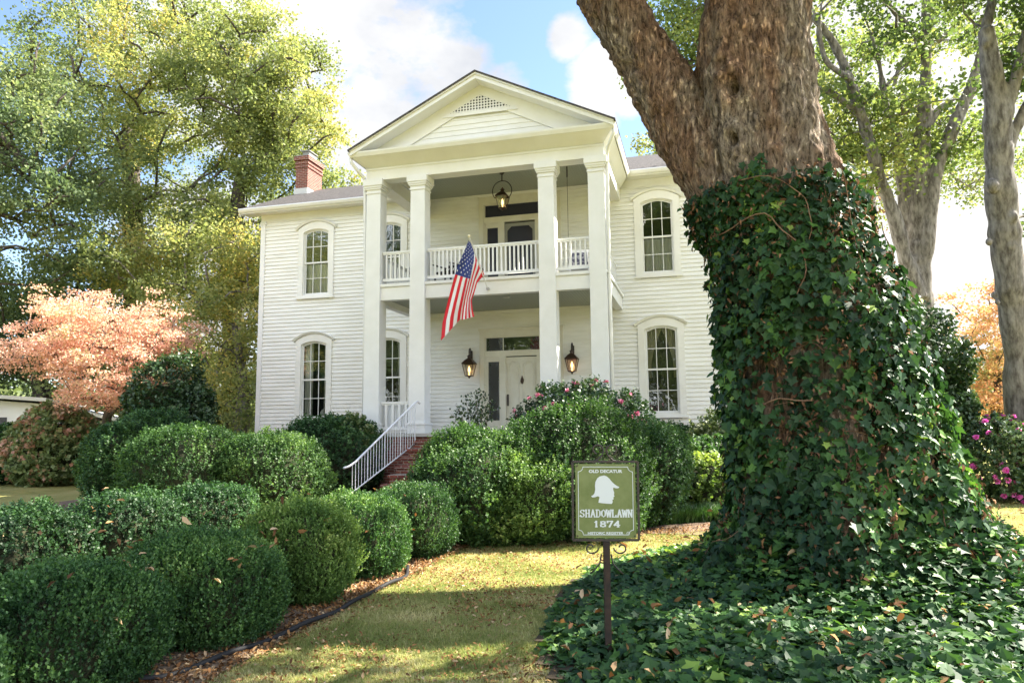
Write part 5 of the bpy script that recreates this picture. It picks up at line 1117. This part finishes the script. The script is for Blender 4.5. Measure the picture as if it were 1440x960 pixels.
nb = 11000; ii = rg.choice(cand, nb); Pb = TV2[ii]+TN[ii]*(.04+.20*rg.random(nb))[:, None]; kb = (fbm(Pb*1.9, 71, 2) > .44); Pb, Nb = Pb[kb], TN[ii][kb]
polymesh('dead_leaves', leaf_verts(Pb, norm(np.array([0, 0, -1])+rg.normal(size=Pb.shape)*.8), norm(Nb+rg.normal(size=Pb.shape)*.6), .055*(.5+.8*rg.random(len(Pb))), CURL*np.array([1, .7, 2.4])), 6, deadi, iv, rg.random(len(Pb)))
q = MB()     # vine stems
vines_m = M('vine_stem', (.13, .075, .045), (.28, .17, .11), scale=10, rough=.9)
from mathutils.kdtree import KDTree
kd = KDTree(len(cand)//3+1); cs = cand[::3]
for j, i in enumerate(cs): kd.insert(TV2[i], j)
kd.balance()
for v_i in range(150):
    p = TV2[rg.choice(cand)].copy(); a = rg.normal()*.5; pts = []
    for s in range(int(8+rg.random()*16)):
        co_, idx_, _ = kd.find(p); nrm_ = TN[cs[idx_]]; p = np.array(co_); pts.append(p+nrm_*(.03+.05*rg.random()+(.10 if v_i % 9 == 0 else 0)))
        a += rg.normal()*.25; tang = np.cross(nrm_, (0, 0, 1)); tang = tang/(np.linalg.norm(tang)+1e-6); p = p+(np.array([0, 0, 1])*math.cos(a)+tang*math.sin(a))*.085
        if p[2] > 4.4: break
    if len(pts) > 3:
        cl_ = [pts[0]]+[(pts[i-1]+2*pts[i]+pts[i+1])/4 for i in range(1, len(pts)-1)]+[pts[-1]]; q.tube(cl_, .003+.005*rg.random()**2, 5, False)
vn = q.build('vines', vines_m, iv, smooth=True, fixn=False); vn['kind'] = 'stuff'
# ivy ground cover
def ivy_h(x, y):
    r_ = np.hypot(x-7.4, y+14.3); return .10+.16*fbm(np.stack([x*1.4, y*1.4, 0*x], -1), 88)+.55*np.exp(-np.clip(r_-1.35, 0, 9)/.35)
n = 74000; x = 4.0+8.3*rg.random(n); y = -19.4+8.3*rg.random(n); k = ivy_in(x, y) & (np.hypot(x-7.4, y+14.3) > 1.1); x, y = x[k], y[k]
dd_ = np.hypot(x-CAM[0], y-CAM[1]); k = rg.random(len(x)) < np.clip(7.5/dd_, .5, 1); x, y = x[k], y[k]; n = len(x)
edge = np.clip((1.0-((np.abs((x-7.62)/3.32)**2.5+np.abs((y+15.4)/3.9)**2.5)))*3, 0.15, 1)
z_ = gh(x, y)+ivy_h(x, y)*edge*(1-.75*rg.random(n)**2); P_ = np.stack([x, y, z_], -1)
Ln = norm(np.array([0, 0, 1.])+rg.normal(size=(n, 3))*.38+np.array([0, -.15, 0])); Dn = norm(np.cross(Ln, rg.normal(size=(n, 3)))+np.array([0, 0, -.15]))
tone = fbm(P_*1.3, 91, 3); rn = np.clip(.55*rg.random(n)+.9*(tone-.5)+.30+.3*(rg.random(n) > .90)+.12*(y > -14.2), 0, 1)  # sunlight on the far part of the bed is put into the leaf tone
o = ivy_mesh('ivy_ground_cover', P_, Dn, Ln, .080*(.55+.8*rg.random(n)), rn, None); tag(o, 'bed of dark green ivy spreading around the sign post and tree base', 'ground cover', kind='stuff')
tag(sheet('ivy_soil', np.linspace(4.0, 12.2, 60), np.linspace(-19.5, -11.2, 60), lambda X, Y: gh(X, Y)+.03, M('dark_soil', (.035, .028, .018), (.07, .05, .03), scale=20, rough=1), keep=lambda a, b_: bool(ivy_in(np.array([a]), np.array([b_]))[0])), kind='structure')  # dark brown soil sheet under the ivy bed
n = 900; x = 4.2+7.5*rg.random(n); y = -19+7.3*rg.random(n); k = ivy_in(x, y) & (np.hypot(x-7.4, y+14.3) > 1.3); x, y = x[k], y[k]; litter('fallen_leaves', np.stack([x, y, gh(x, y)+ivy_h(x, y)*.95], -1), .085, 106, 'brown leaves lying on the ivy bed', .9)
# crown of the great tree, above the frame, shading the garden in patches
def rej_frame(p):
    a, b_, c_ = project(p); return c_ > 0 and b_ > -40 and -150 < a < 1600
def crown_only(root, ells, ncl, crad, nleaf, leaf, seed, mind):
    rg = np.random.default_rng(seed); T_ = []; tries = 0
    while len(T_) < ncl and tries < 20000:
        tries += 1; e_ = ells[rg.integers(len(ells))]; p = np.array(e_[:3])+norm(rg.normal(size=3))*rg.random()**.4*np.array(e_[3:6])
        if rej_frame(p+np.array([0, 0, -1.6])) or (T_ and np.min(np.linalg.norm(np.array(T_)-p, axis=1)) < mind): continue
        T_.append(p)
    nodes, cnt, paths, tips = skeleton([(6.75, -14.25, 8.2), (6.85, -14.1, 9.5), (6.9, -13.9, 11.5), (7.0, -13.8, 13.5), (4.3, -14.4, 8.2), (3.6, -14.6, 9.6), (2.6, -15, 11.2)], T_, rg)
    q = MB()
    for pa in paths:
        if any(rej_frame(nodes[i]) for i in pa[1:]): pa = pa[:1]+[i for i in pa[1:] if not rej_frame(nodes[i])]
        if len(pa) < 2: continue
        rs = [max(.03, .30*(cnt[k]/max(cnt))**.5) for k in pa]; rs[-1] = .015; q.tube([nodes[i] for i in pa], rs, 6)
    q.build('limbs', bark_grey, root, smooth=True, fixn=False)
    P_, V_ = leaf_cloud(np.array([nodes[t] for t in tips]), crad*(.7+.6*rg.random(len(tips))), nleaf, rg, leaf)
    a, b_, c_ = project(P_); k = ~((c_ > 0) & (b_ > -15) & (a > -150) & (a < 1600)); V_ = V_.reshape(-1, 4, 3)[k].reshape(-1, 3)
    polymesh('crown', V_, 4, elml, root, rg.random(k.sum()))
crown_only(gt_, [(7.0, -17, 13.5, 6, 5, 3.5), (4, -18, 12, 4, 4, 3), (13, -14, 13, 4.5, 3.2, 3.2), (10.5, -15.5, 12.5, 4, 2.8, 3)], 95, 1.15, 300, .2, 19, 1.6)
# ------------------------------------------------------------------ trees left
GR = np.array([0, 0, 0.])
def ell(px, py, d, rx, ry, rz): c = at(px, py, d); return (c[0], c[1], c[2], rx, ry, rz)
def trunk_px(pts, d): return [at(px, py, d) for px, py in pts]
def based(pts, d, zb_=0.0):
    t_ = trunk_px(pts, d); b_ = t_[0].copy(); b_[2] = zb_; return [b_]+t_
# big oak behind
tree('oak_tree', 'tallest yellow-green tree, rising behind the chimney to the top of the photo', based([(192, 500), (190, 400), (186, 300), (184, 230), (180, 170)], 37), [.75, .6, .55, .48, .4, .3],
     [ell(190, 90, 37, 7.0, 5, 5.5), ell(100, 200, 37, 4.5, 4.5, 5), ell(250, 250, 37, 6, 4.5, 5)], 180, oakl, bark_dark, 360, .12, .80, seed=201, tip=.06, mind=.95, tscale=.3)
tree('oak_tree', 'yellow-tinged tree whose rounded crown reaches over the chimney', based([(330, 500), (325, 400), (330, 320), (338, 250)], 34), [.6, .5, .45, .38, .26],
     [ell(395, 160, 34, 3.1, 3, 4.0), ell(410, 260, 34, 2.1, 3, 2.6), ell(330, 110, 34, 3.2, 3, 3.4), ell(330, 330, 34, 2.6, 3, 2.6)], 135, oakl, bark_dark, 350, .12, .68, seed=202, tip=.05, mind=.7, tscale=.3, tonebias=.06)
tree('oak_tree', 'leaning tree with bare dark limbs at the left edge of the photo', based([(-60, 420), (-20, 250), (10, 200)], 30), [.6, .45, .36, .28],
     [ell(30, 230, 30, 3.6, 3, 4.0), ell(10, 100, 30, 1.6, 2, 2.2), ell(90, 320, 31, 3.2, 3, 2.8), ell(-60, 200, 30, 3, 3, 4)], 95, oakd, bark_dark, 270, .12, .78, seed=203, tip=.05, mind=.75, tonebias=.1,
     extra=lambda q: (q.tube([at(-20, 172, 29.5), at(15, 205, 29.5), at(45, 245, 29.5), at(62, 262, 29.5)], [.20, .17, .12, .06], 8), q.tube([at(-20, 205, 29.5), at(10, 222, 29.5), at(40, 255, 29.5)], [.14, .11, .05], 8)))
tree('oak_tree', 'mid-green tree filling the gap between the pink tree and the house', based([(345, 560), (340, 520), (330, 460)], 30), [.24, .2, .17, .12],
     [ell(320, 430, 30, 2.6, 2.5, 3.4), ell(250, 380, 32, 4, 3, 2.6), ell(350, 370, 31, 1.6, 2, 2.4), ell(340, 540, 29, 1.1, 1.4, 2.2)], 110, oakl, bark_grey, 300, .11, .75, seed=204, tip=.04, mind=.6, tonebias=.12)
tree('evergreen_tree', 'dark green tree behind the neighbouring house at the far left', based([(60, 560), (50, 500), (45, 440)], 35), [.5, .4, .3, .2],
     [ell(40, 480, 35, 4.6, 3, 3.6), ell(140, 400, 36, 4.5, 3, 2.6), ell(-40, 420, 35, 3, 3, 5)], 110, oakd, bark_dark, 330, .14, .95, seed=205, tip=.05, mind=.8, tonebias=.0)
tree('oak_tree', 'sparse background tree with thin grey trunks behind the holly', based([(300, 600), (290, 540)], 33), [.3, .25, .2],
     [ell(300, 560, 34, 3.0, 2, 2.4), ell(200, 520, 36, 4, 2, 3)], 60, oakl, bark_grey, 450, .14, .85, seed=206, tip=.04, mind=.7,
     extra=lambda q: (q.tube([at(318, 480, 32), at(296, 560, 32), at(290, 620, 32)], [.10, .16, .18], 8), q.tube([at(345, 470, 32), at(338, 560, 32), at(335, 620, 32)], [.12, .16, .2], 8)))
# pink dogwood
def dog_extra(q): pass
tree('dogwood_tree', 'spreading pink and peach autumn tree in front of the neighbouring house', [at(150, 640, 23.5)*np.array([1, 1, 0]), at(152, 615, 23.5), at(150, 590, 23.5), at(155, 565, 23.5)], [.17, .15, .14, .12],
     [ell(145, 485, 23.5, 2.9, 2.4, 1.15), ell(100, 440, 23.5, 1.3, 1.4, .8), ell(215, 470, 23.3, 1.3, 1.5, 1.1), ell(50, 490, 23.5, 1.0, 1.3, .6), ell(170, 548, 23.0, 2.1, 2, .5)], 150, dogw, bark_dark, 230, .066, .44, seed=207, tip=.014, mind=.36, wob=.05, rscale=.55, flat=.3, tonebias=-.1, reject=lambda P3: (project(P3)[0] < 75) & (project(P3)[1] > 535))
# neighbouring house
nh = thing('neighbour_house', tuple(at(40, 620, 32)*np.array([1, 1, 0])), 'low white neighbouring house behind the pink tree at the left edge', 'house')
wnb = M('bright_white_paint', (.82, .81, .78), rough=.6)
a0 = at(-60, 600, 31)*np.array([1, 1, 0]); a1 = at(100, 600, 32.5)*np.array([1, 1, 0]); a2 = at(135, 600, 36)*np.array([1, 1, 0])
u_ = norm(a1-a0); v_ = np.array([-u_[1], u_[0], 0]); Ln_ = np.linalg.norm(a1-a0)
def nb(mbd, x0, x1, y0, y1, z0, z1, z1b=None):
    if z1b is None: z1b = z1
    P4 = [(x0, y0, z0), (x1, y0, z0), (x1, y1, z0), (x0, y1, z0), (x0, y0, z1), (x1, y0, z1b), (x1, y1, z1b), (x0, y1, z1)]
    mbd.add([a0+u_*x+v_*y+np.array([0, 0, z_]) for x, y, z_ in P4], [(0, 3, 2, 1), (4, 5, 6, 7), (0, 1, 5, 4), (1, 2, 6, 5), (2, 3, 7, 6), (3, 0, 4, 7)])
q = MB(); nb(q, 0, Ln_*.72, 0, 8, 0, 3.25, 3.0); nb(q, Ln_*.72, Ln_*1.45, 1.2, 8, 0, 2.75, 2.0); q.build('wall', wnb, nh)
q = MB(); nb(q, -.4, Ln_*.76, -.5, 8.4, 3.26, 3.42, 3.2) if False else None
def slope(mbd, x0, x1, y0, y1, za, zb_, th):
    P4 = [(x0, y0, za), (x1, y0, zb_), (x1, y1, zb_), (x0, y1, za)]; vs = [a0+u_*x+v_*y+np.array([0, 0, z_]) for x, y, z_ in P4]+[a0+u_*x+v_*y+np.array([0, 0, z_+th]) for x, y, z_ in P4]
    mbd.add(vs, [(0, 3, 2, 1), (4, 5, 6, 7), (0, 1, 5, 4), (1, 2, 6, 5), (2, 3, 7, 6), (3, 0, 4, 7)])
slope(q, -.5, Ln_*.78, -.5, 8.5, 3.36, 3.08, .16); slope(q, Ln_*.781, Ln_*1.5, .6, 8.5, 2.86, 2.1, .14); q.build('roof', M('pale_roof_edge', (.66, .64, .60), rough=.6), nh)
q = MB(); nb(q, Ln_*.34, Ln_*.42, -.02, .05, 1.2, 2.4); q.build('window', navy_m, nh)
# ------------------------------------------------------------------ trees right
def remeshed(q, voxel, amp, seed, iters=4):
    me = bpy.data.meshes.new('tmp'); me.from_pydata(q.v, [], q.f); tmp = bpy.data.objects.new('tmp', me); COL.objects.link(tmp)
    r_ = tmp.modifiers.new('r', 'REMESH'); r_.mode = 'VOXEL'; r_.voxel_size = voxel; s_ = tmp.modifiers.new('s', 'SMOOTH'); s_.factor = .6; s_.iterations = iters
    bpy.context.view_layer.update(); m2 = bpy.data.meshes.new_from_object(tmp.evaluated_get(bpy.context.evaluated_depsgraph_get())); nv = len(m2.vertices)
    V_ = np.empty(nv*3, np.float32); m2.vertices.foreach_get('co', V_); V_ = V_.reshape(-1, 3).astype(float); N_ = np.empty(nv*3, np.float32); m2.vertices.foreach_get('normal', N_); N_ = N_.reshape(-1, 3)
    V_ = V_+N_*((fbm(V_*np.array([2.5, 2.5, 1.2]), seed, 2)-.5)*amp*2+(vnoise(V_*np.array([9, 9, 3]), seed+4)-.5)*amp*.5)[:, None]; F_ = [tuple(p.vertices) for p in m2.polygons]
    bpy.data.objects.remove(tmp); bpy.data.meshes.remove(m2); r = MB(); r.v = [tuple(v) for v in V_]; r.f = F_; r.mi = [0]*len(F_); return r
def limbs_tree(name, label, poly, ells, ncl, lm_, seed, nleaf, leaf, crad, mind=.8, cat='tree', knots=(), bark=bark_grey, tonebias=0):
    rg = np.random.default_rng(seed); d0 = poly[0][1]; base = at(*poly[0][0][0], poly[0][1]); root = thing(name, (base[0], base[1], 0), label, cat); q = MB(); attach = []
    for (pts, d_, rad) in poly:
        P_ = [at(px, py, d_+k_*.0) for k_, (px, py) in enumerate(pts)]
        n_ = max(12, len(P_)*4); ts = np.linspace(0, len(P_)-1, n_); A3 = np.array(P_); cur = np.stack([np.interp(ts, range(len(P_)), A3[:, i]) for i in range(3)], -1); rr = np.interp(ts, range(len(P_)), rad)
        for _ in range(2): cur[1:-1] = (cur[:-2]+2*cur[1:-1]+cur[2:])/4
        rr = rr*(1+.07*rg.normal(size=n_)); q.tube(cur, rr, 14); attach += list(cur[n_//3:])
    knl = list(knots)
    for (px, py, d_, r_) in knl: c_ = at(px, py, d_); q.lathe([(0, -r_*1.3), (r_*.7, -r_*.8), (r_, 0), (r_*.7, r_*.8), (0, r_*1.3)], c_, 10)
    q = remeshed(q, .055 if d0 > 20 else .045, .035, seed)
    T_ = []; tries = 0
    while len(T_) < ncl and tries < ncl*40:
        tries += 1; e_ = ells[rg.integers(len(ells))]; p = np.array(e_[:3])+norm(rg.normal(size=3))*rg.random()**.4*np.array(e_[3:6])
        if T_ and np.min(np.linalg.norm(np.array(T_)-p, axis=1)) < mind: continue
        T_.append(p)
    nodes = list(attach); par = None
    for p in sorted(T_, key=lambda t: np.min(np.linalg.norm(np.array(attach)-t, axis=1))):
        A3 = np.array(nodes); dist = np.linalg.norm(A3-p, axis=1)+np.where(A3[:, 2] > p[2], (A3[:, 2]-p[2])*1.2, 0); s_ = A3[int(np.argmin(dist))]; l = np.linalg.norm(p-s_); pa = [s_*(1-t)+p*t+np.array([0, 0, .10*l*math.sin(t*PI)])+(rg.normal(size=3)*.06 if 0 < t < 1 else 0) for t in np.linspace(0, 1, max(3, int(l/.7)+2))]
        q.tube(pa, np.linspace(min(.09, .02+.02*l), .012, len(pa)), 6, False); nodes += pa[1:]
    q.build('trunk', bark, root, smooth=True, fixn=False)
    P_, V_ = leaf_cloud(np.array(T_), crad*(.6+.7*rg.random(len(T_))), nleaf, rg, leaf, flat=.55); rn = np.clip(.5*rg.random(len(P_))+1.1*(fbm(P_*.6, seed)-.5)+.25+tonebias, 0, 1)
    polymesh('crown', V_, 4, lm_, root, rn); return root
limbs_tree('shade_tree', 'multi-limbed grey tree behind the ivy-covered trunk, with backlit leaves',
    [([(1303, 640), (1299, 500), (1296, 430), (1291, 380), (1289, 340)], 22.5, [.55, .42, .38, .36, .27]),
     ([(1293, 420), (1272, 360), (1256, 300), (1235, 240), (1215, 175), (1195, 110), (1170, 55), (1140, 20), (1130, -40)], 22.2, [.24, .24, .20, .19, .17, .14, .13, .09, .06]),
     ([(1196, 112), (1160, 88), (1150, 40), (1160, -20)], 22.0, [.10, .09, .07, .05]),
     ([(1214, 165), (1170, 130), (1120, 115)], 22.1, [.12, .09, .06]),
     ([(1288, 400), (1276, 330), (1268, 250), (1262, 195), (1245, 150), (1235, 80), (1222, 40)], 22.8, [.24, .20, .17, .18, .12, .09, .05]),
     ([(1289, 350), (1292, 250), (1298, 170), (1302, 90), (1303, 40), (1300, -40)], 22.6, [.32, .27, .22, .17, .15, .12]),
     ([(1300, 62), (1270, 30), (1235, -10)], 22.6, [.13, .11, .08]), ([(1305, 40), (1315, 0), (1320, -50)], 22.5, [.13, .12, .09]),
     ([(1257, 122), (1265, 90), (1290, 65)], 22.5, [.05, .06, .06]),
     ([(1297, 420), (1303, 340), (1316, 240), (1342, 175), (1368, 120), (1382, 60), (1395, 10)], 22.3, [.23, .22, .20, .20, .16, .12, .08]),
     ([(1298, 190), (1318, 155), (1345, 138)], 22.5, [.15, .11, .06]), ([(1318, 60), (1350, 30), (1390, 5)], 22.8, [.07, .06, .04])],
    [ell(1210, 80, 22.5, 2.5, 2.5, 2.4), ell(1330, 60, 22.5, 2.6, 2.5, 2.0), ell(1250, 190, 22.5, 1.9, 2, 1.6), ell(1180, 220, 23, 1.2, 1.6, 1.5), ell(1340, 200, 23, 1.3, 1.6, 1.3), ell(1200, -60, 22, 3.5, 3, 1.6)], 100, elml, 301, 150, .12, .62, .5)
limbs_tree('shade_tree', 'straight grey trunk with knobbly burls at the right edge of the photo',
    [([(1468, 760), (1450, 650), (1437, 560), (1426, 450), (1415, 350), (1408, 280), (1404, 190), (1396, 110), (1386, 40)], 16.5, [.42, .36, .32, .31, .32, .30, .29, .23, .17]),
     ([(1412, 170), (1430, 110), (1440, 60), (1455, 0)], 16.4, [.15, .14, .12, .10]), ([(1418, 210), (1436, 165), (1460, 120)], 16.5, [.16, .14, .11]), ([(1386, 40), (1400, -20), (1410, -60)], 16.6, [.14, .1, .08])],
    [ell(1410, 10, 16.5, 1.3, 1.6, .85), ell(1460, 40, 16.5, 1.0, 1.3, 1.3), ell(1440, 100, 17, .6, 1, .6), ell(1360, -10, 17.5, .8, 1, .4), ell(1450, 315, 17.5, .4, .4, .15)], 44, elml, 302, 150, .09, .42, .4,
    knots=((1395, 262, 16.2, .17), (1391, 340, 16.3, .10), (1398, 415, 16.35, .09), (1425, 305, 16.2, .12), (1385, 62, 16.4, .11), (1422, 345, 16.25, .10), (1403, 425, 16.2, .09)), tonebias=-.08)
tree('maple_tree', 'orange and green autumn maple behind the grey trunk at the right edge', based([(1400, 600), (1405, 540), (1400, 500)], 26), [.22, .18, .15, .1],
     [ell(1400, 470, 26, 1.9, 1.8, 2.0), ell(1440, 530, 26, 2.2, 1.8, 1.8), ell(1355, 545, 26, 1.8, 1.6, 1.6), ell(1450, 420, 26, 1.3, 1.5, 1.3)], 66, maple, bark_dark, 230, .09, .5, seed=303, tip=.02, mind=.5, flat=.4)
tree('shade_tree', 'green tree crown glimpsed between the two trunks at the top of the photo', based([(1010, 500), (1010, 200), (1000, 80)], 44), [.6, .5, .35, .2],
     [ell(975, 30, 44, 3.4, 3, 3.6), ell(1040, -20, 44, 4, 3, 3), ell(960, 90, 44, 1.6, 2, 1.4)], 60, elml, bark_dark, 300, .17, .95, seed=304, tip=.05, mind=1.1)
tree('shade_tree', 'small spray of green tree crown peeping over the right wing roof', based([(925, 500), (925, 300), (925, 240)], 46), [.5, .4, .3, .2],
     [ell(918, 212, 46, 1.1, 1, .9), ell(930, 240, 46, 2.2, 2, 1.5)], 22, oakl, bark_dark, 200, .15, .6, seed=305, tip=.05, mind=.7)
tree('shade_tree', 'hazy bright green trees far behind the multi-limbed tree', based([(1230, 600), (1230, 400), (1225, 250)], 40), [.5, .4, .3, .2],
     [ell(1190, 260, 40, 2.6, 3, 3.6), ell(1230, 120, 40, 4.5, 3, 4), ell(1370, 215, 40, 3.2, 3, 2.2)], 70, elml, bark_grey, 200, .15, .95, seed=306, tip=.05, mind=.9, tonebias=.15)
tree('shade_tree', 'low spray of leaves behind the chimney and roof ridge', based([(470, 560), (468, 400), (468, 300)], 42), [.4, .3, .25, .15],
     [ell(462, 262, 42, 1.5, 1.5, .8), ell(440, 300, 42, 3, 2, 2)], 24, oakl, bark_dark, 220, .14, .6, seed=307, tip=.04, mind=.7)
# trees behind the camera, reflected in the panes
for i, (x, y, s_) in enumerate(((-33, -41, 1.2), (-14, -43, 1.1), (4, -45, 1.1), (-23.5, -42, 1.0))):
    tree('street_tree', ('broad tree across the street reflected in the left windows', 'tall tree across the street reflected in the transom', 'tree across the street reflected in the right windows', 'tree across the street reflected in the windows behind the left columns')[i], [(x, y, 0), (x, y, 3), (x+.3, y, 6)], [.5, .42, .3], [(x, y, 12.5, 6.5*s_, 5, 9.5)], 80, oakd if i else oakl, bark_dark, 260, .40, 1.8, seed=401+i, tip=.06, mind=1.5)
# far woods
rg = np.random.default_rng(55); n = 90000; th = rg.random(n)*PI*1.25-.35*PI/2; rad = 62+26*rg.random(n); X = CAM[0]+rad*np.cos(th+.2); Y_ = CAM[1]+12+rad*np.sin(th+.2)
hm = 3.2+5.5*fbm(np.stack([np.cos(th)*9, np.sin(th)*9, 0*th], -1), 66, 3)**1.3*1.3; Z_ = hm*rg.random(n)**.75; P_ = np.stack([X, Y_, Z_], -1)
V_ = leaf_verts(P_, norm(rg.normal(size=P_.shape)), norm(rg.normal(size=P_.shape)), .75*(.5+.8*rg.random(n)), QUAD*np.array([1, 1.3, 1])); o = polymesh('distant_woods', V_, 4, oakl, None, np.clip(.5*rg.random(n)+1.2*(fbm(P_*.12, 5)-.5)+.1, 0, 1))
tag(o, 'low line of woods closing the view at ground level behind the garden', 'woods', kind='stuff')
